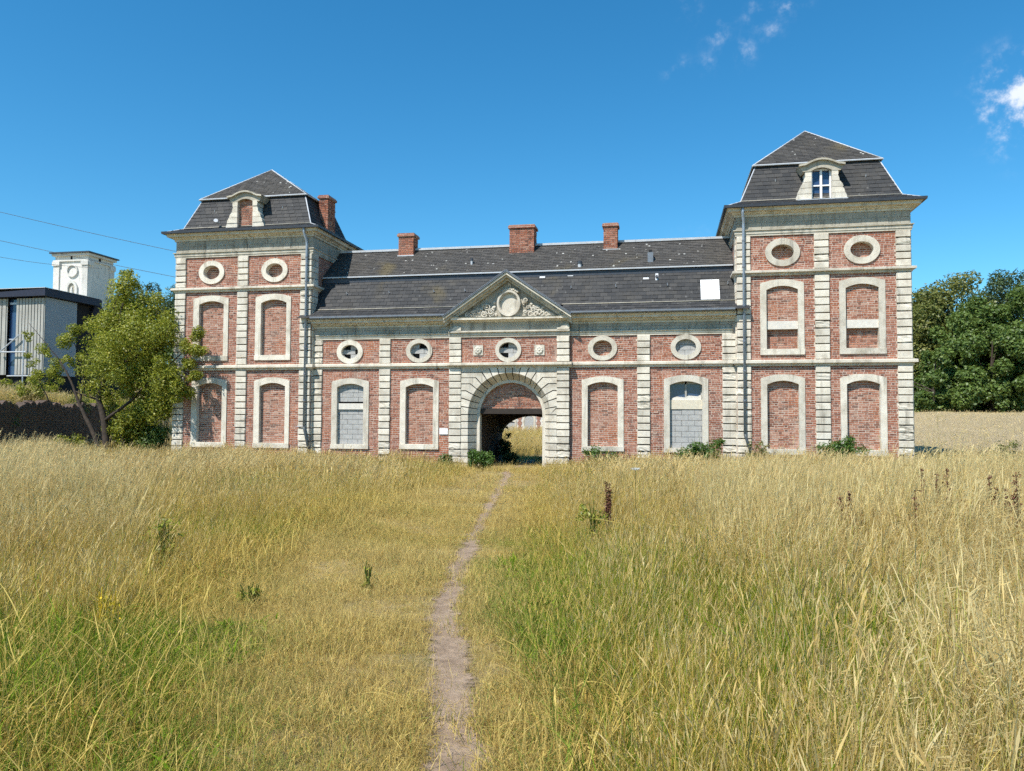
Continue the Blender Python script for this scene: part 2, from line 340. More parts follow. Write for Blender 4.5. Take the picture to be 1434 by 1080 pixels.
ys = np.concatenate([-40-np.geomspace(5, 200, 10)[::-1], np.arange(-40, 60, .5), 60+np.geomspace(5, 900, 30)])
XX, YY = np.meshgrid(xs, ys); ZZ = gz(XX, YY)
V = np.stack([XX, YY, ZZ], -1).reshape(-1, 3); nx = len(xs); ny = len(ys)
ii = (np.arange(ny-1)[:, None]*nx + np.arange(nx-1)[None]).ravel()
me = bpy.data.meshes.new('ground'); me.from_pydata(V.tolist(), [], np.stack([ii, ii+1, ii+nx+1, ii+nx], -1).tolist()); me.materials.append(M['ground'])
me.polygons.foreach_set('use_smooth', [True]*len(me.polygons))
o = bpy.data.objects.new('ground', me); col.objects.link(o); o['kind'] = 'structure'

PATH = np.array([(18.6, -33), (18.3, -27), (17.85, -23.42), (17.66, -22.74), (17.45, -22.18), (17.22, -21.51), (17.06, -21.06), (16.89, -20.11), (16.60, -18.82), (16.25, -16.92), (15.72, -13.86), (15.32, -11.52), (14.69, -7.76), (14.21, -4.52), (13.6, -1.5), (13.4, 4), (12.9, 12)])
def path_dense(n=260):
    seg = np.r_[0, np.cumsum(np.hypot(*np.diff(PATH, axis=0).T))]; t = np.linspace(0, seg[-1], n)
    p = np.stack([np.interp(t, seg, PATH[:, 0]), np.interp(t, seg, PATH[:, 1])], -1)
    k = np.ones(7)/7
    for _ in range(2): p[3:-3] = np.stack([np.convolve(p[:, 0], k, 'valid'), np.convolve(p[:, 1], k, 'valid')], -1)
    return p
PD = path_dense()
tan = np.gradient(PD, axis=0); tan /= np.hypot(*tan.T)[:, None]; nor = np.stack([tan[:, 1], -tan[:, 0]], -1)
mb = MB(); rows = []
for i, p in enumerate(PD):
    wv = .25
    row = []
    for k in range(-3, 4):
        q = p + nor[i]*(k/3*wv + .03*math.sin(i*.5)); row.append((q[0], q[1], float(gz(q[0], q[1])) + .014 - .008*(1-(k/3)**2)))
    rows.append(row)
for a, b_ in zip(rows, rows[1:]):
    for k in range(6): mb.face([a[k], a[k+1], b_[k+1], b_[k]])
po = mb.build('path', M['path'], smooth=True, kind='structure')
ea = po.data.attributes.new('edge', 'FLOAT', 'POINT'); ev = []
for i in range(len(rows)-1):
    e0, e1 = [(.12*min(1, max(0, (PD[j][1]+21.6)/1.6))-.12*math.exp(-((PD[j][1]+18.6)/.9)**2)+.06*math.sin(j*.9)) for j in (i, i+1)]
    for k in range(6): ev += [abs(k-3)/3+e0, abs(k-2)/3+e0, abs(k-2)/3+e1, abs(k-3)/3+e1]
ea.data.foreach_set('value', np.array(ev, dtype=np.float32))

# wheat field on the right, a sheet above the ground following it
mb = MB(); gx = np.linspace(27.6, 120, 60); gy = np.linspace(5.5, 47, 34)
for i in range(len(gx)-1):
    for j in range(len(gy)-1):
        q = [(gx[i], gy[j]), (gx[i+1], gy[j]), (gx[i+1], gy[j+1]), (gx[i], gy[j+1])]
        mb.face([(x, y, float(gz(x, y))+.55+.04*math.sin(x*1.7)*math.cos(y*1.3)) for x, y in q])
for i in range(len(gx)-1):
    a, b_ = gx[i], gx[i+1]; mb.face([(a, 5.5, float(gz(a, 5.5))-.1), (b_, 5.5, float(gz(b_, 5.5))-.1), (b_, 5.5, float(gz(b_, 5.5))+.55+.04*math.sin(b_*1.7)*math.cos(5.5*1.3)), (a, 5.5, float(gz(a, 5.5))+.55+.04*math.sin(a*1.7)*math.cos(5.5*1.3))])
mb.build('wheat_field', M['wheat'], smooth=True, kind='structure')

# ------------------------------------------------------------------ the gatehouse
GH = empty('gatehouse', (13.3, 0, 0), 'long abandoned brick and stone gatehouse with arched gateway, pediment and two corner pavilions', 'building')
def part(mb, name, mats, parent=None, **k):
    o = mb.build(name, mats, parent or GH, **k)
    if parent is None: o.matrix_parent_inverse = Matrix.Translation((-13.3, 0, 0))
    return o
def arched(x0, x1, z0, zt, rise, n=10):
    """outline counter-clockwise from bottom-left, segmental arch on top"""
    pts = [(x0, z0), ((x0+x1)/2, z0), (x1, z0), (x1, (z0+zt-rise)/2)]
    for i in range(n+1):
        t = 1-2*i/n; pts.append(((x0+x1)/2 + t*(x1-x0)/2, zt-rise*(t*t)))
    pts.append((x0, (z0+zt-rise)/2)); return pts
def oval(cx, cz, rx, rz, n=36): return [(cx+rx*math.cos(2*math.pi*i/n), cz+rz*math.sin(2*math.pi*i/n)) for i in range(n)]
def ring(mb, outer, inner, yf, yback, yout):
    n = len(outer)
    for i in range(n):
        j = (i+1) % n; (ax, az), (bx, bz) = outer[i], outer[j]; (cx, cz), (dx, dz) = inner[i], inner[j]
        mb.face([(ax, yf, az), (bx, yf, bz), (dx, yf, dz), (cx, yf, cz)])
        mb.face([(cx, yf, cz), (dx, yf, dz), (dx, yback, dz), (cx, yback, cz)])
        mb.face([(bx, yf, bz), (ax, yf, az), (ax, yout, az), (bx, yout, bz)])
def sheet(mb, outer, holes, y):
    polys = [[Vector((x, z, 0)) for x, z in p] for p in [outer]+holes]
    flat = [q for p in [outer]+holes for q in p]
    for t in tessellate_polygon(polys):
        tri = [flat[i] for i in t]
        (ax, az), (bx, bz), (cx, cz) = tri
        if (bx-ax)*(cz-az)-(bz-az)*(cx-ax) < 0: tri.reverse()
        mb.face([(x, y, z) for x, z in tri])
def in_poly(x, z, p):
    c = False; n = len(p)
    for i in range(n):
        (ax, az), (bx, bz) = p[i], p[(i+1) % n]
        if (az > z) != (bz > z) and x < (bx-ax)*(z-az)/(bz-az)+ax: c = not c
    return c
def bricks(mb, x0, x1, z0, z1, y, holes=(), wear=.05, bh=.072, bl=.215, seed=0, tone=(0, 1)):
    rr = random.Random(seed+int(x0*100)+int(z0*37)); j = .015
    nrow = max(1, round((z1-z0)/bh)); bh = (z1-z0)/nrow
    for r_ in range(nrow):
        za, zb = z0+r_*bh+j/2, z0+(r_+1)*bh-j/2
        header = r_ % 2
        x = x0 - bl*((.38 if header else 0)+rr.uniform(0, .2))
        k = 0
        while x < x1-.02:
            l = (bl if (k+header) % 2 else bl*.5)*rr.uniform(.93, 1.07)
            xa, xb = max(x+j/2, x0), min(x+l-j/2, x1); x += l; k += 1
            if xb-xa < .03: continue
            cx, cz = (xa+xb)/2, (za+zb)/2
            if any(in_poly(cx, cz, h) for h in holes): continue
            wn = .5+.5*math.sin(cx*1.9+seed)*math.sin(cz*1.3+1.7*seed+cx*.6)
            p = rr.random()
            yy = y + rr.uniform(-.004, .005)
            if p < wear*.5*wn: yy = y+.004; cval0 = -1                    # lost brick: shade of its hole painted as a dark flush face
            else: cval0 = 0
            cval = 0 if cval0 < 0 else min(1, max(0, tone[0]+(tone[1]-tone[0])*rr.random()))
            mb.box(xa, xb, yy, y+.07, za+rr.uniform(0, .004), zb-rr.uniform(0, .004), c=cval, skip='k')
stone_cache = {}
def stone_block(parent, x0, x1, yf, yb, z0, z1, worn=0, name='stone', side=None):
    """one rusticated block: chamfered, face slightly uneven; alike blocks share their mesh"""
    w_, h_, d_ = round(x1-x0, 2), round(z1-z0, 3), round(yb-yf, 2)
    var = random.randrange(4) if worn == 0 else random.randrange(100)
    key = (w_, h_, d_, worn, var, side)
    me = stone_cache.get(key)
    if me is None:
        bm = bmesh.new(); bmesh.ops.create_cube(bm, size=1)
        for v in bm.verts: v.co = Vector((v.co.x*w_, v.co.y*d_, v.co.z*h_))
        c_ = .014 if not worn else .022
        bmesh.ops.bevel(bm, geom=[e for e in bm.edges if any(v.co.y < 0 for v in e.verts)], offset=c_, segments=1 if not worn else 2, affect='EDGES')
        if worn:
            bmesh.ops.subdivide_edges(bm, edges=[e for e in bm.edges if e.calc_length() > .12], cuts=2, use_grid_fill=True)
        rr = random.Random(hash(key) & 0xffff)
        for v in bm.verts:
            if v.co.y < d_/2-.005:
                k = .003 if not worn else .011
                v.co += Vector((rr.uniform(-k, k)*.8, abs(rr.gauss(0, k)) if worn else rr.uniform(-k, k), rr.uniform(-k, k)))
        me = bpy.data.meshes.new('stone'); bm.to_mesh(me); bm.free(); me.materials.append(M['stone']); stone_cache[key] = me
    o = bpy.data.objects.new(name, me); col.objects.link(o); o.parent = parent
    o.location = ((x0+x1)/2, (yf+yb)/2, (z0+z1)/2); return o
def pilaster(x0, x1, y, zones, backing=True, hcourse=.247):
    """a flat strip of stacked blocks; zones = list of (z0, z1)"""
    mb = MB()
    for z0, z1 in zones: mb.box(x0+.02, x1-.02, y-.008, y+.12, z0, z1)
    p = part(mb, 'pilaster', M['joint'])
    for z0, z1 in zones:
        n = max(1, round((z1-z0)/hcourse)); h = (z1-z0)/n
        for i in range(n):
            za = z0+i*h
            worn = 1 if (z0 < 1 and i < 4 and random.random() < .85) or random.random() < .10 else 0
            dx = random.uniform(-.006, .006)
            stone_block(p, x0+dx, x1+dx, y-.06+random.uniform(-.005, .005), y+.06, za+.017, za+h-.017, worn)
    return p
# ---- windows of the three kinds
def window(x0, x1, z0, z1, ox0, ox1, oz0, oz1, y, rise=.13, sill=True):
    mb = MB(); ring(mb, arched(x0, x1, z0, z1, rise), arched(ox0, ox1, oz0, oz1, rise), y-.03, y+.24, y+.05)
    p = part(mb, 'blind_window', M['stone'])
    if sill:
        s = MB(); s.box(x0-.01, x1+.01, y-.055, y+.1, z0-.015, oz0-.012); s.build('sill', M['stone'], p)
    return p
def sub(mb, name, mats, parent, **k):
    return mb.build(name, mats, parent, **k)
def brick_infill(p, x0, x1, z0, z1, y, seed=0, wear=.10, dz=.0):
    mb = MB(); mb.box(x0-.06, x1+.06, y+.131, y+.24, z0-.05, z1+.05); sub(mb, 'mortar_bed', M['mortar'], p)
    mb = MB(); bricks(mb, x0-.05, x1+.05, z0-.02, z1+.04, y+.125, (), wear, seed=seed); sub(mb, 'brick_infill', M['brick_infill'], p, color=True, kind='stuff')
def block_infill(p, x0, x1, z0, z1, y, bl=.4, bh=.19, skip=()):
    mb = MB(); mb.box(x0-.05, x1+.05, y+.235, y+.3, z0-.05, z1+.05); sub(mb, 'dark_void', M['black'], p)
    n = max(1, round((z1-z0)/bh)); h = (z1-z0)/n; first = None
    for r_ in range(n):
        x = x0-.04-(bl/2 if r_ % 2 else 0); k = 0
        while x < x1:
            a, b_ = max(x, x0-.04), min(x+bl, x1+.04); x += bl; k += 1
            if b_-a < .05 or (r_, k) in skip: continue
            mb = MB(); d = random.uniform(-.006, .006)
            mb.box(a+.005, b_-.005, y+.13+d, y+.23, z0+r_*h+.005, z0+(r_+1)*h-.005); sub(mb, 'concrete_block', M['block'], p)
holesL, holesR, holesC, holesG = [], [], [], []
def hole(lst, x0, x1, z0, z1, ox0, ox1, oz0, oz1, rise=.13):
    lst.append(arched((x0+ox0)/2, (x1+ox1)/2, (z0+oz0)/2, (z1+oz1)/2, rise))
for lst, xs_, up in ((holesL, [(.80, 2.30, 1.05, 2.10), (3.44, 4.90, 3.67, 4.72)], 0), (holesR, [(21.95, 23.35, 22.15, 23.16), (24.45, 25.87, 24.65, 25.67)], 1)):
    for i, (a, b_, c_, d_) in enumerate(xs_):
        g = (a, b_, .62, 3.28, c_, d_, .80, 3.07); hole(lst, *g); p = window(*g, 0.0); brick_infill(p, c_, d_, .80, 3.07, 0, seed=i+3*up)
        g = (a, b_, 3.95, 6.47, c_, d_, 4.13, 6.25); hole(lst, *g); p = window(*g, 0.0)
        if up == 0: brick_infill(p, c_, d_, 4.13, 6.25, 0, seed=i+7)
        else:
            brick_infill(p, c_, d_, 5.07, 6.25, 0-.06, seed=i+7)
            mb = MB(); mb.box(c_-.03, d_+.03, .06, .2, 4.80, 5.075); sub(mb, 'lintel', M['lintel'], p)
            mb = MB(); mb.box(c_-.06, d_+.06, .215, .27, 4.08, 4.80); sub(mb, 'mortar_bed', M['mortar'], p)
            mb = MB(); bricks(mb, c_-.05, d_+.05, 4.11, 4.79, .20, (), .1, seed=i+11); sub(mb, 'brick_infill', M['brick_infill'], p, color=True, kind='stuff')
def oculus(lst, cx, cz, rx, rz, ix, iz, y, fill):
    mb = MB(); n = 40; ring(mb, oval(cx, cz, rx, rz, n), oval(cx, cz, ix, iz, n), y-.045, y+.24, y+.05)
    lst.append(oval(cx, cz, (rx+ix)/2, (rz+iz)/2, n)); p = part(mb, 'oculus', M['stone'])
    if fill == 'brick': brick_infill(p, cx-ix, cx+ix, cz-iz, cz+iz, y+.09, seed=int(cx), wear=.15)
    else: block_infill(p, cx-ix, cx+ix, cz-iz, cz+iz, y-.03, .36, .185, fill)
for cx in (1.55, 4.20): oculus(holesL, cx, 7.37, .545, .455, .35, .27, 0, 'brick')
for cx in (22.68, 25.17): oculus(holesR, cx, 7.38, .56, .475, .36, .265, 0, 'brick')
YC, YG = .2, .08
oculus(holesC, 7.215, 4.23, .52, .445, .335, .262, YC, {(0, 1), (2, 1), (2, 3), (1, 3)})
oculus(holesC, 9.93, 4.235, .505, .44, .345, .285, YC, {(0, 1), (0, 3), (2, 2)})
oculus(holesC, 16.65, 4.25, .515, .437, .335, .282, YC, 'brick')
oculus(holesC, 19.505, 4.25, .515, .437, .347, .277, YC, set())
oculus(holesG, 13.30, 4.215, .475, .435, .34, .278, YG, {(0, 1), (0, 3), (2, 1)})
# centre windows
g = (6.51, 7.99, .62, 3.24, 6.73, 7.78, .78, 3.035); hole(holesC, *g); p = window(*g, YC)
block_infill(p, 6.73, 7.78, .78, 2.07, YC-.02, .42, .185); block_infill(p, 6.73, 7.78, 2.36, 3.04, YC-.02, .42, .19)
mb = MB(); mb.box(6.72, 7.79, YC+.05, YC+.2, 2.075, 2.30); sub(mb, 'lintel', M['lintel'], p)
mb = MB(); mb.box(6.68, 7.83, YC+.25, YC+.3, .75, 3.1); sub(mb, 'dark_void', M['black'], p)
g = (9.21, 10.69, .64, 3.24, 9.425, 10.48, .81, 3.025); hole(holesC, *g); p = window(*g, YC); brick_infill(p, 9.425, 10.48, .81, 3.03, YC, seed=21, wear=.14)
g = (15.93, 17.385, .66, 3.26, 16.13, 17.18, .81, 3.06); hole(holesC, *g); p = window(*g, YC); brick_infill(p, 16.13, 17.18, .81, 3.06, YC, seed=23)
g = (18.76, 20.25, .64, 3.285, 18.96, 20.05, .78, 3.075); hole(holesC, *g); p = window(*g, YC)
block_infill(p, 18.96, 20.05, .78, 2.11, YC-.02, .44, .19)
mb = MB(); mb.box(18.94, 20.07, YC+.08, YC+.2, 2.115, 2.43); sub(mb, 'board', M['cream'], p)
mb = MB(); mb.box(18.9, 20.1, YC+.235, YC+.24, 2.4, 3.1); sub(mb, 'pane', M['glass'], p)
mb = MB(); mb.box(19.475, 19.535, YC+.17, YC+.225, 2.44, 3.1); mb.box(18.95, 20.06, YC+.17, YC+.22, 2.98, 3.1); mb.box(18.95, 19.0, YC+.17, YC+.22, 2.44, 3.1); mb.box(20.01, 20.06, YC+.17, YC+.22, 2.44, 3.1); sub(mb, 'casement', M['clad'], p)
mb = MB(); mb.prism([(18.99, 2.432), (20.03, 2.432), (20.03, 2.62), (19.9, 2.56), (19.6, 2.585), (19.48, 2.52), (19.2, 2.55), (19.05, 2.50)], YC+.13, YC+.16); sub(mb, 'torn_board', M['lintel'], p)

# ---- walls (mortar sheet with openings) and their bricks
def wall(x0, x1, y, yb, z0, z1, holes, brick_rects, seed, wear=.06, sides='lrb'):
    mb = MB(); sheet(mb, [(x0, z0), (x1, z0), (x1, z1), (x0, z1)], holes, y+.006)
    if 'l' in sides: mb.face([(x0, yb, z0), (x0, y+.012, z0), (x0, y+.012, z1), (x0, yb, z1)], mi=1)
    if 'r' in sides: mb.face([(x1, y+.012, z0), (x1, yb, z0), (x1, yb, z1), (x1, y+.012, z1)], mi=1)
    if 'b' in sides: mb.face([(x1, yb, z0), (x0, yb, z0), (x0, yb, z1), (x1, yb, z1)], mi=1)
    wobj = part(mb, 'wall', [M['mortar'], M['brickwall']])
    mb = MB()
    for (a, b_, c_, d_) in brick_rects: bricks(mb, a, b_, c_, d_, y, holes, wear, seed=seed)
    sub(mb, 'brickwork', M['brick'], wobj, color=True, kind='stuff'); return wobj
zt = [(-.1, 3.56), (3.76, 6.60), (6.78, 7.97)]
for X0, X1, q, m0, m1, hl, sd, yb in ((0, 5.73, .45, 2.67, 3.11, holesL, 1, 3.8), (21.19, 26.66, .455, 2.497, 2.952, holesR, 2, 4.9)):
    rects = [(X0+q, X0+m0, a, b_) for a, b_ in zt] + [(X0+m1, X1-q, a, b_) for a, b_ in zt]
    wall(X0, X1, 0, yb, -.3, 8.0, hl, rects, sd, .07)
    pilaster(X0, X0+q, 0, zt); pilaster(X0+m0, X0+m1, 0, zt); pilaster(X1-q, X1, 0, zt)
# side returns of the corner stones above the lower roof
def side_quoin(x, sgn, y0, y1, zones):
    mb = MB()
    for z0, z1 in zones: mb.box(min(x, x+.10*-sgn), max(x, x+.10*-sgn), y0, y1-.02, z0, z1)
    p = part(mb, 'side_quoin', M['joint'])
    for z0, z1 in zones:
        n = max(1, round((z1-z0)/.247)); h = (z1-z0)/n
        for i in range(n):
            me = MB(); xa = x+sgn*.04; me.box(min(xa, x-.05*sgn), max(xa, x-.05*sgn), y0-.004, y1, z0+i*h+.010, z0+(i+1)*h-.010); sub(me, 'stone', M['stone'], p)
side_quoin(5.73, 1, .062, .46, zt); side_quoin(21.19, -1, .062, .46, zt)
side_quoin(26.66, 1, .062, .46, zt); side_quoin(0, -1, .062, .46, zt)
zc = [(-.1, 3.58), (3.77, 4.70)]
rects = []
for a, b_ in zc: rects += [(6.13, 8.39, a, b_), (8.825, 11.12, a, b_), (15.5, 17.855, a, b_), (18.295, 20.72, a, b_)]
mbw = wall(5.74, 11.12, YC, 4.8, -.3, 5.2, [h for h in holesC if h[0][0] < 11], [r_ for r_ in rects if r_[0] < 11], 3, .08, sides='')
mbw = wall(15.5, 21.18, YC, 4.8, -.3, 5.2, [h for h in holesC if h[0][0] > 15], [r_ for r_ in rects if r_[0] > 11], 4, .07, sides='')
pilaster(5.74, 6.125, YC, zc); pilaster(8.39, 8.825, YC, zc); pilaster(17.855, 18.293, YC, zc); pilaster(20.72, 21.17, YC, zc)
mb = MB(); mb.box(5.74, 12.04, 4.7, 4.8, -.3, 5.3); mb.box(14.72, 21.18, 4.7, 4.8, -.3, 5.3); mb.box(12.04, 14.72, 4.7, 4.8, 1.95, 5.3); part(mb, 'rear_wall', M['brickwall'])

# ---- gateway bay
GX, GZ, RO, RM, RI = 13.33, 1.90, 1.50, 1.262, 1.155
def arch_pts(r, n=28, z0=-.1): return [(GX+r, z0)] + [(GX+r*math.cos(math.pi*i/n), GZ+r*math.sin(math.pi*i/n)) for i in range(n+1)] + [(GX-r, z0)]
mb = MB()
arc = arch_pts(RO)
sheet(mb, [(11.12, -.1)] + list(reversed(arc)) + [(15.5, -.1), (15.5, 5.3), (11.12, 5.3)], holesG, YG+.03)
mb.face([(11.12, .3, -.1), (11.12, YG+.03, -.1), (11.12, YG+.03, 5.3), (11.12, .3, 5.3)]); mb.face([(15.5, YG+.03, -.1), (15.5, .3, -.1), (15.5, .3, 5.3), (15.5, YG+.03, 5.3)])
gw = part(mb, 'wall', M['joint'])
mb = MB(); mb2 = MB()
bricks(mb, 11.565, 15.055, 3.77, 4.70, YG, holesG, .05, seed=9)
mb2x = MB(); sheet(mb2x, [(11.565, 3.7), (15.055, 3.7), (15.055, 4.72), (11.565, 4.72)], holesG, YG+.006); sub(mb2x, 'mortar_bed', M['mortar'], gw)
sub(mb, 'brickwork', M['brick'], gw, color=True, kind='stuff')
pilaster(11.12, 11.565, YG, [(-.1, 3.58), (3.77, 4.70)]); pilaster(15.06, 15.5, YG, [(-.1, 3.58), (3.77, 4.70)])
mb = MB()   # inner ring of the arch, reveal behind and splay backing
outer, inner = arch_pts(RM), arch_pts(RI)
for i in range(len(outer)-1):
    (ax, az), (bx, bz) = outer[i], outer[i+1]; (cx, cz), (dx, dz) = inner[i], inner[i+1]
    mb.face([(bx, .44, bz), (ax, .44, az), (cx, .44, cz), (dx, .44, dz)]); mb.face([(dx, .44, dz), (cx, .44, cz), (cx, .75, cz), (dx, .75, dz)])
    (ex, ez), (fx, fz) = arc[i], arc[i+1]
    mb.face([(fx, YG+.04, fz), (ex, YG+.04, ez), (ax, .46, az), (bx, .46, bz)], mi=1)
GWY = part(mb, 'gateway', [M['stone'], M['joint']])
YF = YG-.03
def voussoir(poly, ia, ib):
    """poly: front outline (x,z) counter-clockwise; ia,ib: its edge on the arch at RO, and matching points on RM"""
    mb = MB(); cx = sum(p_[0] for p_ in poly)/len(poly); cz = sum(p_[1] for p_ in poly)/len(poly)
    mb.prism(poly, YF+random.uniform(-.006, .004), YG+.045); (ax, az), (bx, bz) = ia; (cx, cz), (dx, dz) = ib
    mb.face([(ax, YF, az), (bx, YF, bz), (dx, .435, dz), (cx, .435, cz)])
    sub(mb, 'voussoir', M['stone'], GWY)
NV = 19; g_ = .016
def P_(r, th): return (GX+r*math.cos(th), GZ+r*math.sin(th))
ZT = 3.575; R2 = 1.80
for k in range(NV):
    t0, t1 = math.pi*k/NV, math.pi*(k+1)/NV
    e0, e1 = t0+g_/RO, t1-g_/RO; tm = (t0+t1)/2
    if tm > math.pi/2+.01: continue
    def outer_pt(th):
        if GZ+R2*math.sin(th) < ZT-.12: return P_(R2, th), True
        r = (ZT-GZ)/math.sin(th); return P_(r, th), False
    (p0, h0), (p1, h1) = outer_pt(e0), outer_pt(e1)
    poly = [P_(RO, e0)]
    xe = 15.055
    poly.append(p0)
    if h0: poly.append((xe, p0[1]))
    if h0 and h1: poly += [(xe, p1[1])]
    elif h0 and not h1: poly += [(xe, ZT)]
    poly.append(p1); poly.append(P_(RO, e1))
    am = P_(RO, (e0+e1)/2)
    for mir in ((False, True) if abs(tm-math.pi/2) > .02 else (False,)):
        f_ = (lambda q: (2*GX-q[0], q[1])) if mir else (lambda q: q)
        pl = [f_(q) for q in poly]
        if mir:
            pl = [(11.57, z) if abs(x-(2*GX-xe)) < 1e-6 else (x, z) for x, z in pl]; pl.reverse()
        voussoir(pl, (f_(P_(RO, e0))) and (f_(P_(RO, e0)), f_(P_(RO, e1))), (f_(P_(RM, e1)), f_(P_(RM, e0)))[::-1])
nj = 8; hj = (GZ+.1)/nj
for i in range(nj):                                       # jamb stones below the springing
    za, zb = -.1+i*hj+g_, -.1+(i+1)*hj-g_
    for s_, xe in ((1, 15.055), (-1, 11.57)):
        xi = GX+s_*RO; xm = GX+s_*RM
        mb = MB(); mb.box(min(xi, xe), max(xi, xe), YF+random.uniform(-.008, .008), YG+.045, za, zb); mb.face([(xi, YF, za), (xi, YF, zb), (xm, .435, zb), (xm, .435, za)])
        sub(mb, 'jamb_stone', M['stone'], GWY)
mb = MB()  # brick filling above the timber lintel
tri = [P_(RI+.03, math.pi*i/20) for i in range(21)]
lens = [(x, max(z, 2.12)) for x, z in tri]
mb.prism(lens, .60, .66); sub(mb, 'mortar_bed', M['mortar'], GWY)
mb = MB(); bad = []
bricks(mb, GX-RI-.02, GX+RI+.02, 2.12, 3.05, .585, (), .04, seed=31); sub(mb, 'brick_infill', M['brick_infill'], GWY, color=True, kind='stuff')
mb = MB(); mb.box(GX-RI-.05, GX+RI+.05, .5, .8, 1.93, 2.118); sub(mb, 'timber_lintel', M['wood'], GWY)
mb = MB()   # the passage
mb.box(11.9, 12.1, .76, 4.69, -.1, 2.4); mb.box(14.62, 14.8, .76, 4.69, -.1, 2.4); mb.box(11.9, 14.8, .8, 4.69, 2.2, 2.4)
far = [(GX+.05-1.3, -.1)] + [(GX+.05-1.3*math.cos(math.pi*i/18), 1.0+.87*math.sin(math.pi*i/18)) for i in range(19)] + [(GX+.05+1.3, -.1)]
sheet(mb, [(11.9, -.1)] + far + [(14.8, -.1), (14.8, 2.4), (11.9, 2.4)], [], 4.4)
for a, b_ in zip(far, far[1:]): mb.face([(a[0], 4.4, a[1]), (b_[0], 4.4, b_[1]), (b_[0], 4.85, b_[1]), (a[0], 4.85, a[1])])
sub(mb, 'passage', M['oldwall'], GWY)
# paper notice beside the gate
mb = MB(); mb.box(10.735, 11.05, YC-.03, YC-.012, 1.175, 1.395); part(mb, 'notice_board', M['white'])
# rosettes
for cx, cz in ((12.19, 4.215), (14.43, 4.20)):
    mb = MB(); mb.box(cx-.18, cx+.18, YG-.03, YG+.02, cz-.18, cz+.18)
    for k in range(8): an = k*math.pi/4; mb.blob((cx+.085*math.cos(an), YG-.045, cz+.085*math.sin(an)), (.055, .035, .055))
    mb.blob((cx, YG-.06, cz), (.05, .04, .05)); part(mb, 'rosette', M['stone'])

# ---- mouldings: profiles (outward offset, z) swept round a rectangle or along the front
def sweep_rect(name, x0, x1, y0, y1, prof, mats, mi=None):
    mb = MB()
    for i, ((a, za), (b_, zb)) in enumerate(zip(prof, prof[1:])):
        A = [(x0-a, y0-a, za), (x1+a, y0-a, za), (x1+a, y1+a, za), (x0-a, y1+a, za)]; B = [(x0-b_, y0-b_, zb), (x1+b_, y0-b_, zb), (x1+b_, y1+b_, zb), (x0-b_, y1+b_, zb)]
        for k in range(4): l = (k+1) % 4; mb.face([A[k], A[l], B[l], B[k]], mi=mi[i] if mi else 0)
    return part(mb, name, mats)
def sweep_line(name, x0, x1, y, prof, mats, mi=None, caps=True):
    mb = MB(); n = max(2, int((x1-x0)/1.2)); xs_ = np.linspace(x0, x1, n)
    for i, ((a, za), (b_, zb)) in enumerate(zip(prof, prof[1:])):
        for xa, xb in zip(xs_, xs_[1:]): mb.face([(xa, y-a, za), (xb, y-a, za), (xb, y-b_, zb), (xa, y-b_, zb)], mi=mi[i] if mi else 0)
    if caps:
        mb.face([(x0, y-a, z) for a, z in reversed(prof)]); mb.face([(x1, y-a, z) for a, z in prof])
    return part(mb, name, mats)
string = lambda zb, zt_, p: [(0, zb), (.035, zb), (.05, zb+.03), (.05, zb+.055), (p*.75, zb+.085), (p, zb+.095), (p, zt_-.012), (p-.02, zt_), (-.01, zt_+.02)]
for X0, X1, yb in ((0, 5.73, 3.8), (21.19, 26.66, 4.9)):
    sweep_rect('string_course', X0, X1, 0, yb, string(3.555, 3.75, .14), M['stone'])
    sweep_rect('string_course', X0, X1, 0, yb, string(6.60, 6.775, .14), M['stone'])
    sweep_rect('architrave', X0, X1, 0, yb, [(0, 7.96), (.04, 7.96), (.04, 8.03), (.06, 8.03), (.06, 8.12), (.10, 8.145), (.10, 8.17), (0, 8.19)], M['stone_mould'])
    sweep_rect('frieze', X0, X1, 0, yb, [(.012, 8.185), (.012, 8.65)], M['stone_grey'])
    sweep_rect('cornice', X0, X1, 0, yb, [(.0, 8.62), (.06, 8.62), (.06, 8.68), (.12, 8.71), (.14, 8.75), (.27, 8.77), (.27, 8.85), (.32, 8.87), (0, 8.9)], M['stone_mould'])
    mb = MB()                                                     # frieze blocks
    for r_ in range(2):
        x = X0+.02; k = 0
        while x < X1-.05:
            l = random.uniform(.3, .55); xb = min(x+l, X1-.02); mb.box(x+.006, xb-.006, -.022-random.uniform(0, .008), .02, 8.195+r_*.215, 8.195+(r_+1)*.215-.008, c=random.random(), skip='k'); x = xb
    part(mb, 'frieze_blocks', M['stone_grey'], color=True, kind='stuff')
    mb = MB(); prof = [(.27, 8.875), (.41, 8.875), (.42, 8.96), (.39, 8.97), (.38, 8.93), (.1, 8.93)]
    for (a, za), (b_, zb) in zip(prof, prof[1:]):
        A = [(X0-a, 0-a, za), (X1+a, 0-a, za), (X1+a, yb+a, za), (X0-a, yb+a, za)]; B = [(X0-b_, 0-b_, zb), (X1+b_, 0-b_, zb), (X1+b_, yb+b_, zb), (X0-b_, yb+b_, zb)]
        for k in range(4): l = (k+1) % 4; mb.face([A[k], A[l], B[l], B[k]])
    part(mb, 'gutter', M['gutter'])
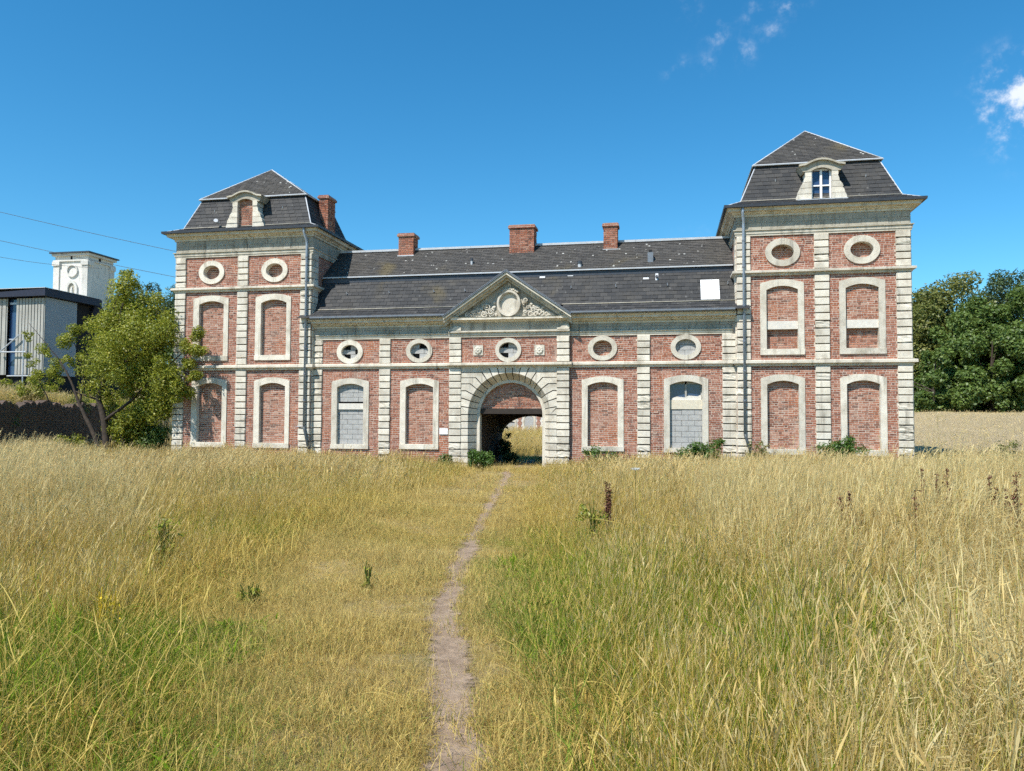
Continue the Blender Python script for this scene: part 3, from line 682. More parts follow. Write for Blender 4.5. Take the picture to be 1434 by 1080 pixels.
for xa, xb in ((5.86, 11.12), (15.5, 21.06)):
    sweep_line('string_course', xa, xb, YC, string(3.575, 3.765, .115), M['stone'])
    sweep_line('architrave', xa, xb, YC, [(0, 4.69), (.04, 4.69), (.04, 4.75), (.06, 4.75), (.06, 4.81), (.10, 4.835), (.10, 4.86), (0, 4.88)], M['stone_mould'])
    mb = MB()
    for r_ in range(2):
        x = xa
        while x < xb-.05:
            l = random.uniform(.28, .5); x2 = min(x+l, xb); mb.box(x+.006, x2-.006, YC-.02-random.uniform(0, .008), YC+.02, 4.885+r_*.125, 4.885+(r_+1)*.125-.008, c=random.random(), skip='k'); x = x2
    part(mb, 'frieze_blocks', M['stone_grey'], color=True, kind='stuff')
    sweep_line('cornice', xa-.1, xb+.1, YC, [(.0, 5.12), (.05, 5.12), (.05, 5.18), (.14, 5.22), (.16, 5.26), (.30, 5.29), (.30, 5.35), (.36, 5.39), (.36, 5.42), (0, 5.44)], M['stone_mould'])
for xa, xb in ((5.8, 11.0), (15.58, 21.12)):
    sweep_line('gutter', xa, xb, YC, [(.3, 5.42), (.46, 5.425), (.50, 5.46), (.50, 5.51), (.47, 5.52), (.46, 5.47), (.3, 5.46)], M['gutter_zinc'])
sweep_line('string_course', 11.09, 15.60, YG, string(3.575, 3.755, .20), M['stone_mould'])
sweep_line('architrave', 11.10, 15.52, YG, [(0, 4.69), (.05, 4.69), (.05, 4.76), (.08, 4.76), (.08, 4.83), (.14, 4.86), (.14, 4.90), (0, 4.93)], M['stone_mould'])
sweep_line('frieze', 11.13, 15.49, YG, [(.02, 4.9), (.02, 5.28)], M['stone_grey'])
for xa in (11.12, 15.06):
    mb = MB(); mb.prism([(xa, 4.93), (xa+.44, 4.93), (xa+.44, 5.06), (xa+.33, 5.10), (xa+.2, 5.07), (xa+.12, 5.0), (xa, 4.98)], YG-.10, YG+.02); part(mb, 'broken_bracket', M['stone'])
sweep_line('pediment_cornice', 11.22, 15.45, YG, [(.02, 5.23), (.08, 5.24), (.10, 5.28), (.26, 5.30), (.26, 5.36), (.28, 5.39), (0, 5.41)], M['stone'])
# ---- pediment
AX, AZ, TX0, TX1, TZ = 13.285, 7.02, 10.98, 15.60, 5.44
mb = MB(); mb.prism([(11.2, 5.39), (15.45, 5.39), (AX, AZ-.15)], YG, YG+.1); PED = part(mb, 'pediment', M['stone_grey'])
def rake(name, o0, o1, yf, yb, mt):
    mb = MB()
    sl = math.hypot(AX-TX0, AZ-TZ); dz0 = o0*sl/(AX-TX0); dz1 = o1*sl/(AX-TX0)
    k = (AZ-TZ)/(AX-TX0)
    mb.prism([(TX0+ (0), TZ-dz0), (TX0+max(0, (dz1-dz0)/k*.0), TZ-dz1), (AX, AZ-dz1), (AX, AZ-dz0)], yf, yb)
    mb.prism([(AX, AZ-dz0), (AX, AZ-dz1), (TX1, TZ-dz1), (TX1, TZ-dz0)], yf, yb)
    return sub(mb, name, mt, PED)
rake('raking_cornice', .05, .12, YG-.42, YG+.3, M['stone_mould']); rake('raking_moulding', .118, .19, YG-.32, YG+.3, M['stone_mould']); rake('raking_bed', .188, .27, YG-.16, YG+.3, M['stone_mould'])
mb = MB()
for s_, tx in ((-1, TX0), (1, TX1)):
    k = (AZ-TZ)/abs(AX-tx); a, b_, c_, d_ = (tx, YG-.46, TZ-.005), (AX, YG-.46, AZ), (AX, 1.6, AZ), (tx, 1.6, TZ)
    pts = [a, b_, c_, d_] if s_ < 0 else [b_, a, d_, c_]
    mb.face(pts); mb.face([(p_[0], p_[1], p_[2]-.045) for p_ in reversed(pts)])
    q = [a, b_]; mb.face([(a[0], a[1], a[2]-.05), (b_[0], b_[1], b_[2]-.05), b_, a] if s_ < 0 else [(b_[0], b_[1], b_[2]-.05), (a[0], a[1], a[2]-.05), a, b_])
sub(mb, 'pediment_roof', M['gutter_zinc'], PED)
mb = MB()
for s_, tx in ((-1, TX0), (1, TX1)): mb.tube([(tx, YG-.46, TZ+.0), (AX, YG-.46, AZ+.012)], .014, 6)
sub(mb, 'zinc_edge', M['gutter_zinc'], PED)
mb = MB(); n = 32; cx, cz = 13.325, 5.885
ring(mb, oval(cx, cz, .43, .47, n), oval(cx, cz, .36, .40, n), YG-.15, YG+.0, YG); ring(mb, oval(cx, cz, .36, .40, n), oval(cx, cz, .33, .37, n), YG-.11, YG, YG)
sub(mb, 'cartouche_frame', M['stone'], PED)
mb = MB(); mb.prism(oval(cx, cz, .34, .38, n), YG-.02, YG+.01); sub(mb, 'cartouche', M['stone'], PED)
mb = MB(); rr = random.Random(5)
def spiral(x, z, r, turns, sgn, a0, y=YG-.06, th=.03):
    pts = []; k = 18
    for i in range(k+1): t = i/k; an = a0+sgn*turns*2*math.pi*t; q = r*(1-.82*t); pts.append((x+q*math.cos(an), y-.05*t, z+q*math.sin(an)))
    mb.tube(pts, [th*(1.15-.4*i/k) for i in range(k+1)], 6)
for s_ in (-1, 1):
    for k in range(26):
        t = rr.random()**.8; x = cx+s_*(.5+t*1.05); top = 5.43+max(.07, (1-t)*.62); z = rr.uniform(5.45, top)
        spiral(x, z, rr.uniform(.06, .13), rr.uniform(.8, 1.5), rr.choice((-1, 1)), rr.uniform(0, 6.3), YG-rr.uniform(.02, .09), rr.uniform(.018, .032))
    for k in range(30):
        t = rr.random(); x = cx+s_*(.48+t*1.2); z = rr.uniform(5.43, 5.45+(1-t)*.6)
        mb.blob((x, YG-rr.uniform(.0, .06), z), (rr.uniform(.03, .08), rr.uniform(.03, .07), rr.uniform(.03, .08)), 6, 4)
for k in range(9): t = (k-4)/4; mb.blob((cx+.05+t*.26, YG-.10, cz+.50-.09*t*t+rr.uniform(-.02, .02)), (.06, .07, .055), 6, 4)
for k in range(5): mb.blob((cx+rr.uniform(-.1, .1), YG-.02, cz+.62+k*.03), (.03, .03, .07), 6, 4)
sub(mb, 'carving', M['stone'], PED, kind='stuff')

# ---- roofs of slates
def slates(mb, bl, br, tl, tr, rowh, wd, lift=.018):
    bl, br, tl, tr = map(Vector, (bl, br, tl, tr)); nrm = (br-bl).cross(tl-bl).normalized()
    H = ((tl-bl).length+(tr-br).length)/2; n = max(1, round(H/rowh))
    for i in range(n):
        t0, t1 = i/n, min(1, (i+1.12)/n)
        a0, b0, a1, b1 = bl.lerp(tl, t0), br.lerp(tr, t0), bl.lerp(tl, t1), br.lerp(tr, t1)
        dirx = (br-bl).normalized(); xa = min(a0.dot(dirx), a1.dot(dirx)); xb = max(b0.dot(dirx), b1.dot(dirx)); x = xa-(wd/2 if i % 2 else 0)-random.uniform(0, .02)
        base0, base1 = a0-dirx*a0.dot(dirx), a1-dirx*a1.dot(dirx)
        while x < xb:
            u, v = x+.004, x+wd-.004; x += wd
            u0, v0 = max(u, a0.dot(dirx)), min(v, b0.dot(dirx)); u1, v1 = max(u, a1.dot(dirx)), min(v, b1.dot(dirx))
            if v0-u0 < .01 and v1-u1 < .01: continue
            if v0 < u0: u0 = v0 = (u0+v0)/2
            if v1 < u1: u1 = v1 = (u1+v1)/2
            l = lift*random.uniform(.75, 1.3); cval = random.random()
            p0, p1, p2, p3 = base0+dirx*u0+nrm*l, base0+dirx*v0+nrm*l*random.uniform(.9, 1.1), base1+dirx*v1+nrm*.004, base1+dirx*u1+nrm*.004
            mb.face([p0, p1, p2, p3], c=cval); mb.face([p0-nrm*l, p1-nrm*l, p1, p0], c=cval*.6)
            mb.face([p1, p1-nrm*l, p2-nrm*.004, p2], c=cval); mb.face([p0-nrm*l, p0, p3, p3-nrm*.004], c=cval)
def roof_faces(mb, bl, br, tl, tr): mb.face([bl, br, tr, tl])
def strip(name, pts, r, mt, parent, n=6):
    mb = MB(); mb.tube(pts, r, n); return sub(mb, name, mt, parent, smooth=True)
def pavilion_roof(X0, X1, yb, zk, zb, m_, px, py, pz):
    ov, k = .33, .5
    g0, g1, gy0, gy1 = X0-ov, X1+ov, -ov, yb+ov
    def rect(i, z): return [(g0+i, gy0+i, z), (g1-i, gy0+i, z), (g1-i, gy1-i, z), (g0+i, gy1-i, z)]
    e_, kk, bb = rect(0, 8.95), rect(k, zk), rect(m_, zb); bo = rect(m_-.09, zb+.03); pk = (px, py, pz)
    mb = MB()
    for a in range(4):
        b_ = (a+1) % 4
        mb.face([e_[a], e_[b_], kk[b_], kk[a]]); mb.face([kk[a], kk[b_], bb[b_], bb[a]]); mb.face([bb[a], bb[b_], bo[b_], bo[a]]); mb.face([bo[a], bo[b_], pk])
    rf = part(mb, 'roof', M['slate'])
    mb = MB(); mu = MB()
    for a in range(4):
        b_ = (a+1) % 4
        slates(mb, e_[a], e_[b_], kk[a], kk[b_], .2, .27); slates(mb, kk[a], kk[b_], bb[a], bb[b_], .172, .27); slates(mu, bo[a], bo[b_], pk, pk, .14, .2)
    sub(mb, 'slates', M['slate'], rf, color=True, kind='stuff'); sub(mu, 'slates', M['slate_up'], rf, color=True, kind='stuff')
    for a in range(4):
        b_ = (a+1) % 4
        strip('hip_flashing', [e_[a], kk[a], bb[a]], .024, M['zinc'], rf); strip('hip_flashing', [bo[a], pk], .026, M['zinc'], rf)
        mbz = MB(); A, B = Vector(bo[a]), Vector(bo[b_]); nrm = Vector(((A.y-B.y), (B.x-A.x), 0)).normalized()*-1
        d = Vector((0, 0, 1)); mbz.tube([A+d*.0, B+d*.0], .030, 6); sub(mbz, 'break_flashing', M['zinc'], rf)
        strip('kick_flashing', [Vector(kk[a])+Vector((0, 0, .02)), Vector(kk[b_])+Vector((0, 0, .02))], .018, M['stone_grey'], rf)
    return rf
rfL = pavilion_roof(0, 5.73, 3.8, 9.17, 10.40, .98, 2.93, 1.95, 11.95)
rfR = pavilion_roof(21.19, 26.66, 4.9, 9.20, 10.55, 1.05, 23.86, 2.45, 12.33)
def snow_hook(rf, x, y, z):
    mb = MB(); mb.tube([(x, y, z), (x, y-.09, z-.03), (x, y-.11, z+.05)], .014, 5); sub(mb, 'roof_hook', M['steel'], rf)
# centre roof
xa, xb = 5.3, 21.6
mb = MB(); yk, zk, ybk, zbk, yr, zr = .25, 5.82, 1.0, 7.15, 2.5, 8.50
[roof_faces(mb, (q0, -.28, 5.48), (q1, -.28, 5.48), (q0, yk, zk), (q1, yk, zk)) for q0, q1 in ((xa, 11.3), (15.25, xb))]; roof_faces(mb, (xa, yk, zk), (xb, yk, zk), (xa, ybk, zbk), (xb, ybk, zbk))
roof_faces(mb, (xa, ybk, zbk), (xb, ybk, zbk), (xa, ybk-.13, zbk+.02), (xb, ybk-.13, zbk+.02)); roof_faces(mb, (xa, ybk-.13, zbk+.02), (xb, ybk-.13, zbk+.02), (xa, yr, zr), (xb, yr, zr))
roof_faces(mb, (xa, yr, zr), (xb, yr, zr), (xa, 4.1, 7.15), (xb, 4.1, 7.15)); roof_faces(mb, (xa, 4.1, 7.15), (xb, 4.1, 7.15), (xa, 5.0, 5.4), (xb, 5.0, 5.4))
rfC = part(mb, 'roof', M['slate'])
mb = MB(); mu = MB()
for x0, x1 in ((5.75, 21.18),):
    [slates(mb, (q0, -.28, 5.48), (q1, -.28, 5.48), (q0, yk, zk), (q1, yk, zk), .2, .27) for q0, q1 in ((x0, 11.3), (15.25, x1))]; slates(mb, (x0, yk, zk), (x1, yk, zk), (x0, ybk, zbk), (x1, ybk, zbk), .17, .27)
    slates(mu, (x0, ybk-.13, zbk+.02), (x1, ybk-.13, zbk+.02), (x0, yr, zr), (x1, yr, zr), .135, .2)
sub(mb, 'slates', M['slate'], rfC, color=True, kind='stuff'); sub(mu, 'slates', M['slate_up'], rfC, color=True, kind='stuff')
x = 5.76
while x < 21.1:
    l = .92; mbz = MB(); mbz.box(x+.006, min(x+l, 21.15), yr-.10, yr+.1, zr-.02, zr+.065); sub(mbz, 'ridge_cap', M['zinc'], rfC); x += l
mbz = MB(); mbz.box(5.76, 21.15, ybk-.19, ybk-.09, zbk+.0, zbk+.045); sub(mbz, 'break_flashing', M['zinc'], rfC)
mbz = MB(); mbz.box(5.76, 21.15, ybk-.12, ybk-.02, zbk-.18, zbk-.02); sub(mbz, 'break_shade_strip', M['gutter'], rfC)  # dark strip painting in the shadow below the upper roof's overhang
for q0, q1 in ((5.76, 11.4), (15.2, 21.15)): strip('kick_flashing', [(q0, yk-.01, zk+.025), (q1, yk-.01, zk+.025)], .016, M['stone_grey'], rfC)
def slope_pt(x, z, up=False):
    if not up: t = (z-zk)/(zbk-zk); return (x, yk+(ybk-yk)*t, z)
    t = (z-zbk)/(zr-zbk); return (x, ybk-.13+(yr-ybk+.13)*t, z)
for x in (6.9, 8.6, 10.35, 11.55, 15.5, 17.1, 18.9, 20.95): snow_hook(rfC, *slope_pt(x, 6.5))
for X0, zz in ((0, 9.9), (21.19, 9.95)):
    for dx in (1.35, 4.25): snow_hook(rfL if X0 == 0 else rfR, X0+dx, .2+(zz-9.17)*.42, zz)
def on_slope(name, x0, x1, z0, z1, mt, up=False, th=.03):
    a, b_ = slope_pt(x0, z0, up), slope_pt(x0, z1, up); mb = MB(); d = Vector((0, b_[1]-a[1], b_[2]-a[2])); nn = Vector((0, -d.z, d.y)).normalized()*(th+.02)
    A, B = Vector(a), Vector(b_); C, D = Vector((x1, b_[1], b_[2])), Vector((x1, a[1], a[2]))
    fr = [A+nn, D+nn, C+nn, B+nn]; bk = [A, D, C, B]; mb.face(fr)
    for i in range(4): j = (i+1) % 4; mb.face([bk[i], bk[j], fr[j], fr[i]])
    return sub(mb, name, mt, rfC)
on_slope('white_panel', 20.03, 20.66, 5.87, 6.62, M['white'])
for x, z in ((14.30, 6.98), (15.33, 7.02), (18.05, 6.80)): on_slope('replacement_slate', x, x+.2, z-.07, z, M['zinc'], th=.004)
def vent(x, z, h, r, up=True, cap=True):
    p0 = Vector(slope_pt(x, z, up)); mb = MB(); mb.tube([p0-Vector((0, 0, .05)), p0+Vector((0, 0, h))], r, 8); o = sub(mb, 'vent_pipe', M['zinc'], rfC)
    if cap: mb = MB(); mb.tube([p0+Vector((0, 0, h)), p0+Vector((0, 0, h+.06))], r*1.35, 8); mb.tube([p0+Vector((0, 0, h+.06)), p0+Vector((0, 0, h+.1))], r*1.1, 8); sub(mb, 'vent_cap', M['gutter'], rfC)
vent(11.58, 7.62, .16, .045); vent(15.75, 7.33, .12, .07)
mb = MB(); p0 = slope_pt(18.3, 7.50, True); mb.box(18.20, 18.40, p0[1]-.12, p0[1]+.25, 7.42, 7.80); sub(mb, 'vent_box', M['gutter_zinc'], rfC)
mb = MB(); mb.box(18.24, 18.36, p0[1]-.05, p0[1]+.15, 7.80, 7.90); sub(mb, 'vent_cap', M['black'], rfC)
on_slope('flue_flashing', 18.48, 18.58, 6.68, 6.95, M['zinc'], th=.006)
mb = MB(); p0 = slope_pt(18.53, 6.80); mb.tube([p0, (p0[0], p0[1]-.14, p0[2]+.03)], .045, 8); sub(mb, 'flue_pipe', M['gutter'], rfC)
# chimneys
def chimney(rf, x0, x1, y0, y1, z0, z1, seed, flash=True):
    mb = MB(); mb.box(x0+.02, x1-.02, y0+.02, y1-.02, z0, z1-.1)
    ch = sub(mb, 'chimney', M['mortar'], rf)
    mb = MB(); bricks(mb, x0, x1, z0, z1-.12, y0, (), .03, seed=seed)
    for sgn, xx in ((-1, x0), (1, x1)):
        t = MB(); bricks(t, y0+.0, y1, z0, z1-.12, 0, (), .03, seed=seed+1)
        for (a, f_) in ((0, 0),):
            n0 = len(mb.v)
            for (vx, vy, vz) in t.v: mb.v.append((xx+(vy if sgn < 0 else -vy), vx, vz))
            for q, c_ in zip(t.f, t.c): mb.f.append(tuple(n0+i for i in (q if sgn > 0 else reversed(q)))); mb.c.append(c_); mb.mi.append(0)
    sub(mb, 'chimney_bricks', M['brick'], rf, color=True, kind='stuff')
    mb = MB(); mb.box(x0-.05, x1+.05, y0-.05, y1+.05, z1-.13, z1-.04); mb.box(x0-.02, x1+.02, y0-.02, y1+.02, z1-.04, z1); sub(mb, 'chimney_cap', M['brickwall'], rf)
    if flash: mb = MB(); mb.box(x0-.03, x1+.03, y0-.05, y0+.04, z0+.0, z0+.14); sub(mb, 'chimney_flashing', M['zinc'], rf)
chimney(rfC, 8.38, 9.0, 2.15, 2.75, 8.10, 9.13, 41); chimney(rfC, 12.92, 13.88, 2.05, 2.7, 7.97, 9.24, 43); chimney(rfC, 16.54, 17.06, 2.10, 2.65, 8.03, 9.17, 45)
chimney(rfL, 5.28, 5.66, 1.45, 2.15, 9.0, 10.63, 47, False)
mb = MB(); mb.tube([(4.75, 1.2, 10.3), (4.75, 1.2, 10.78)], .03, 6); sub(mb, 'vent_pipe', M['steel'], rfL)
mb = MB(); mb.tube([(1.72, .1, 9.32), (1.72, -.08, 9.36), (1.74, -.12, 9.38)], [.06, .07, .085], 10); sub(mb, 'flue_pipe', M['zinc'], rfL)
# ---- dormers
def dormer(rf, cx, zs, zh, filled):
    ow = .32; y = .03
    def half(z):   # outer half-width of the scroll at height z
        t = (z-zs)/(zh-zs); return .50 + .30*max(0, 1-t*1.15)**1.5 + .05*math.sin(min(1, t*1.6)*math.pi)
    mb = MB(); mb.prism([(cx-.42, zs+.01), (cx+.42, zs+.01), (cx+.42, zh+.1), (cx-.42, zh+.1)], y+.25, 1.15); dm = sub(mb, 'dormer', M['stone_grey'], rf)
    n = 5
    for s_ in (-1, 1):
        for i in range(n):
            za, zb = zs+(zh-zs)*i/n+.006, zs+(zh-zs)*(i+1)/n-.006; mb = MB(); jig = random.uniform(-.02, .02)
            poly = [(cx+ow, za), (cx+half(za)+jig, za), (cx+half((za+zb)/2)+.02+jig, (za+zb)/2), (cx+half(zb)+jig, zb), (cx+ow, zb)]
            if s_ < 0: poly = [(2*cx-x_, z_) for x_, z_ in reversed(poly)]
            mb.prism(poly, y-random.uniform(0, .03), .75); sub(mb, 'dormer_stone', M['stone'], rf)
    mb = MB(); k = 14; top, bot = [], []
    for i in range(k+1):
        t = -1+2*i/k; x_ = cx+t*.73
        zz = zh+.20+.17*math.cos(min(1, abs(t)/.72)*math.pi/2)-(.0 if abs(t) < .8 else .03*(abs(t)-.8)/.2); top.append((x_, zz))
    for i in range(k+1):
        t = 1-2*i/k; x_ = cx+t*.60; bot.append((x_, zh-.02+(.10*(1-(t*.6/ow)**2) if abs(t*.6) < ow else -.02)))
    mb.prism(bot[::-1]+top[::-1], y-.02, .9)
    sub(mb, 'dormer_pediment', M['stone_grey'], rf)
    mb = MB()
    for (ax, az), (bx, bz) in zip(top, top[1:]):
        mb.face([(ax, y-.12, az-.05), (bx, y-.12, bz-.05), (bx, y-.12, bz+.012), (ax, y-.12, az+.012)]); mb.face([(ax, y-.12, az+.012), (bx, y-.12, bz+.012), (bx, 1.3, bz+.06), (ax, 1.3, az+.06)]); mb.face([(bx, y-.12, bz-.05), (ax, y-.12, az-.05), (ax, y, az-.06), (bx, y, bz-.06)])
    sub(mb, 'dormer_hood', M['stone_grey'], rf)
    if filled:
        mb = MB(); bricks(mb, cx-ow, cx+ow, zs, zh+.06, y+.13, (), .04, seed=51); sub(mb, 'brick_infill', M['brick_infill'], rf, color=True, kind='stuff')
        mb = MB(); mb.box(cx-ow, cx+ow, y+.142, y+.24, zs, zh+.06); sub(mb, 'mortar_bed', M['mortar'], rf)
    else:
        mb = MB(); mb.box(cx-ow, cx+ow, y+.20, y+.21, zs, zh+.08); sub(mb, 'pane', M['glass'], rf)
        mb = MB()
        for xa_, xb_ in ((-ow, -ow+.05), (-.035, .035), (ow-.05, ow)): mb.box(cx+xa_, cx+xb_, y+.12, y+.19, zs+.02, zh+.06)
        for za in (zs+.02, (zs+zh)/2-.02, zh+.02): mb.box(cx-ow, cx+ow, y+.125, y+.185, za, za+.045)
        sub(mb, 'casement', M['white'], rf)
    mb = MB(); mb.box(cx-.8, cx+.8, y-.1, y+.15, zs-.05, zs-.002); sub(mb, 'dormer_sill', M['zinc'], rf)
dormer(rfL, 2.89, 9.06, 10.13, True); dormer(rfR, 23.96, 9.13, 10.12, False)
# ---- downpipes
def downpipe(xg, x, zbrk, foot, mt):
    y = -.12; mb = MB(); mb.tube([(xg, -.33, 8.9), (xg, -.30, 8.72), (x, y-.04, 8.45), (x, y, 8.3), (x, y, zbrk)], .048, 10); p = part(mb, 'downpipe', mt, smooth=True)
    for z in (7.8, 6.9, 5.6, 4.4, 3.4, 2.4):
        if z > zbrk: mb = MB(); mb.tube([(x, y, z-.025), (x, y, z+.025)], .06, 10); mb.box(x-.012, x+.012, y, .0, z-.012, z+.012); sub(mb, 'pipe_clip', M['gutter_zinc'], p)
    mb = MB(); mb.tube([(x+.0, y, zbrk), (x+.03, y-.01, zbrk-.12), foot], .05, 8); sub(mb, 'broken_lower_pipe', M['pipe_dark'], p, smooth=True)
downpipe(5.52, 5.56, 1.42, (5.98, -.25, -.05), M['pipe']); downpipe(21.38, 21.42, 1.28, (21.72, -.28, .25), M['pipe'])
mb = MB(); mb.tube([(5.2, -.06, 1.40), (5.58, -.13, 1.45)], .016, 6); part(mb, 'pipe_bracket', M['steel'])
# ------------------------------------------------------------------ background buildings
def gpart(root, mb, name, mats, **k):
    o = mb.build(name, mats, root, **k); o.matrix_parent_inverse = Matrix.Translation(-root.location); return o
# courtyard range seen through the gateway
CB = empty('courtyard_building', (8, 42, 0), 'low brick and stone building across the courtyard, seen through the gateway arch', 'building')
yc = 40; z0 = .55
mb = MB(); mb.box(-6, 30, yc, yc+7, z0-.6, 5.2); cw = gpart(CB, mb, 'wall', M['stone_white'])
mb = MB(); mb.prism([(-6.4, 5.2), (30.4, 5.2), (30.4, 5.35), (-6.4, 5.35)], yc-.3, yc+7.3)
n0 = len(mb.v); mb.v += [(-6.4, yc-.3, 5.36), (30.4, yc-.3, 5.36), (30.4, yc+3.5, 8.2), (-6.4, yc+3.5, 8.2), (30.4, yc+7.3, 5.36), (-6.4, yc+7.3, 5.36)]
for q in ((0, 1, 2, 3), (3, 2, 4, 5), (1, 4, 2), (0, 3, 5)): mb.f.append(tuple(n0+i for i in q)); mb.c.append(.5); mb.mi.append(0)
gpart(CB, mb, 'roof', M['slate'])
for i, x in enumerate(np.arange(-4.6, 29, 1.67)):
    kind = i % 2
    xa, xb = x-.40, x+.40; 
    mb = MB()
    if kind: ring(mb, arched(xa-.14, xb+.14, z0+.02, 2.25, .2), arched(xa, xb, z0+.18, 2.05, .2), yc-.05, yc+.12, yc+.02)
    else: ring(mb, arched(xa-.14, xb+.14, z0-.1, 1.72, .1), arched(xa, xb, z0+.0, 1.55, .1), yc-.05, yc+.12, yc+.02)
    wn = gpart(CB, mb, 'window', M['stone'])
    mb = MB(); zt_ = 2.05 if kind else 1.40; mb.box(xa-.02, xb+.02, yc-.02, yc+.1, z0+.02, zt_); mb.build('block_infill', M['block'], wn)
    if not kind: mb = MB(); mb.box(xa-.02, xb+.02, yc-.012, yc+.1, zt_, 1.56); mb.build('dark_gap', M['black'], wn)
    xp = x+.835; mb = MB()
    for r_ in range(int((5.1-z0)/.24)):
        wd = .20 if r_ % 2 else .12; mb.box(xp-wd, xp+wd, yc-.03, yc+.02, z0+r_*.24, z0+(r_+1)*.24-.01)
    gpart(CB, mb, 'toothed_brick_pier', M['brickwall'])
# bell tower far behind on the left
BX0, BX1, BY0, BY1 = -86.5, -79.9, 90.0, 96.3
BT = empty('bell_tower', (-83.2, 93, 8), 'tall white stone bell tower with round clock recess and arched niche, behind the shed', 'tower')
def bprism(name, mt, fn): mb = MB(); fn(mb); return gpart(BT, mb, name, mt)
bprism('tower_body', M['stone_white'], lambda mb: mb.box(BX0, BX1, BY0, BY1, 4, 30.2))
bprism('cornice', M['stone_white'], lambda mb: (mb.box(BX0-.25, BX1+.25, BY0-.25, BY1+.25, 28.95, 29.2), mb.box(BX0-.4, BX1+.4, BY0-.4, BY1+.4, 29.9, 30.3)))
bprism('roof_slab', M['gutter'], lambda mb: mb.box(BX0-.7, BX1+.7, BY0-.7, BY1+.7, 30.32, 30.55))
for xa in (BX0-.15, BX1-1.0): bprism('corner_pilaster', M['stone_white'], lambda mb: (mb.box(xa, xa+1.15, BY0-.22, BY0+.3, 4, 28.2), mb.box(xa-.15, xa+1.3, BY0-.4, BY0+.3, 28.2, 28.95)))
for ya in (BY0-.1, BY1-1.0): bprism('corner_pilaster', M['stone_white'], lambda mb: (mb.box(BX1-.3, BX1+.2, ya, ya+1.1, 4, 28.2), mb.box(BX1-.3, BX1+.4, ya-.1, ya+1.2, 28.2, 28.95)))
cxb = (BX0+BX1)/2
def clock(mb): ring(mb, oval(cxb+.3, 27.3, 1.12, 1.12, 32), oval(cxb+.3, 27.3, .9, .9, 32), BY0-.28, BY0, BY0)
bprism('clock_ring', M['stone_white'], clock)
def niche(mb): ring(mb, arched(cxb-.85, cxb+1.45, 21.8, 25.6, 1.1, 16), arched(cxb-.4, cxb+1.0, 21.9, 25.1, .7, 16), BY0-.3, BY0, BY0)
bprism('niche_surround', M['stone_white'], niche)
bprism('niche', M['stone_grey'], lambda mb: mb.prism(arched(cxb-.4, cxb+1.0, 21.8, 25.1, .7, 16), BY0-.05, BY0+.1))
bprism('niche_statue', M['stone_white'], lambda mb: mb.tube([(cxb+.3, BY0-.12, 21.9), (cxb+.3, BY0-.15, 23.3), (cxb+.3, BY0-.12, 24.4)], [.35, .3, .12], 8))
for x_ in (cxb,): bprism('louvre', M['black'], lambda mb: mb.box(x_-.18, x_+.18, BY0-.05, BY0+.1, 29.25, 29.85))
bprism('louvre', M['black'], lambda mb: mb.box(BX1-.05, BX1+.06, 92.6, 93.1, 29.25, 29.85)); bprism('louvre', M['black'], lambda mb: mb.box(BX1-.05, BX1+.06, 95, 95.4, 20.6, 22.4))
def nave(mb): mb.prism([(-84.5, 3), (-71.5, 3), (-71.5, 17.6), (-79.5, 22.3), (-84.5, 22.3)], 84, 89.7)
bprism('ruined_nave_wall', M['stone_white'], nave)
for x_, z_ in ((-78.5, 16.5), (-78.2, 13.0)): bprism('slit_window', M['black'], lambda mb: mb.box(x_-.15, x_+.15, 83.94, 84.1, z_, z_+1.0))
# industrial shed
SH = empty('industrial_shed', (-31, 24, 2.5), 'large pale corrugated metal shed with a dark blue flat roof edge, behind the old wall', 'shed')
def spart(name, mt, fn): mb = MB(); fn(mb); return gpart(SH, mb, name, mt)
def corr(x0, x1, y, za, zb, n):
    def f(mb):
        w_ = (x1-x0)/n
        for i in range(n):
            xa = x0+i*w_; mb.box(xa+.02, xa+w_*.80, y-.05, y+.05, za, zb); mb.box(xa+w_*.80, xa+w_+.02, y-.0, y+.05, za, zb)
    return f
spart('cladding_panel', M['clad'], corr(-26.55, -24.25, 20, 4.7, 10.15, 9)); spart('cladding_panel', M['clad'], corr(-42, -27.35, 20, 4.7, 10.15, 40))
spart('glazed_strip', M['glass'], lambda mb: mb.box(-27.35, -26.55, 20.25, 20.3, 4.7, 10.15))
spart('window_bar', M['steel'], lambda mb: (mb.box(-27.3, -26.6, 20.15, 20.22, 9.75, 9.9), mb.box(-27.3, -26.6, 20.15, 20.22, 7.2, 7.3)))
spart('side_cladding', M['clad_grey'], lambda mb: mb.box(-24.3, -24.2, 20.06, 23.0, 4.7, 10.2))
spart('core', M['black'], lambda mb: mb.box(-41.9, -24.5, 20.5, 30, 1.5, 10.2))
spart('roof', M['shed_roof'], lambda mb: mb.prism([(-43, 10.25), (-30, 10.2), (-23.9, 10.25), (-23.9, 10.75), (-27.9, 10.58), (-30, 10.8), (-43, 10.8)], 19.6, 25.2))
spart('roof_trim', M['zinc'], lambda mb: mb.box(-43, -23.9, 19.58, 25.2, 10.80, 10.84))
spart('sloping_prop', M['shed_roof'], lambda mb: mb.tube([(-24.1, 25.0, 10.3), (-25.4, 25.0, 7.2)], .35, 6))
for xa in (-24.4, -28.5, -33, -38): spart('column', M['shed_roof'], lambda mb: mb.box(xa-.15, xa+.15, 20.2, 20.5, 1.5, 4.75))
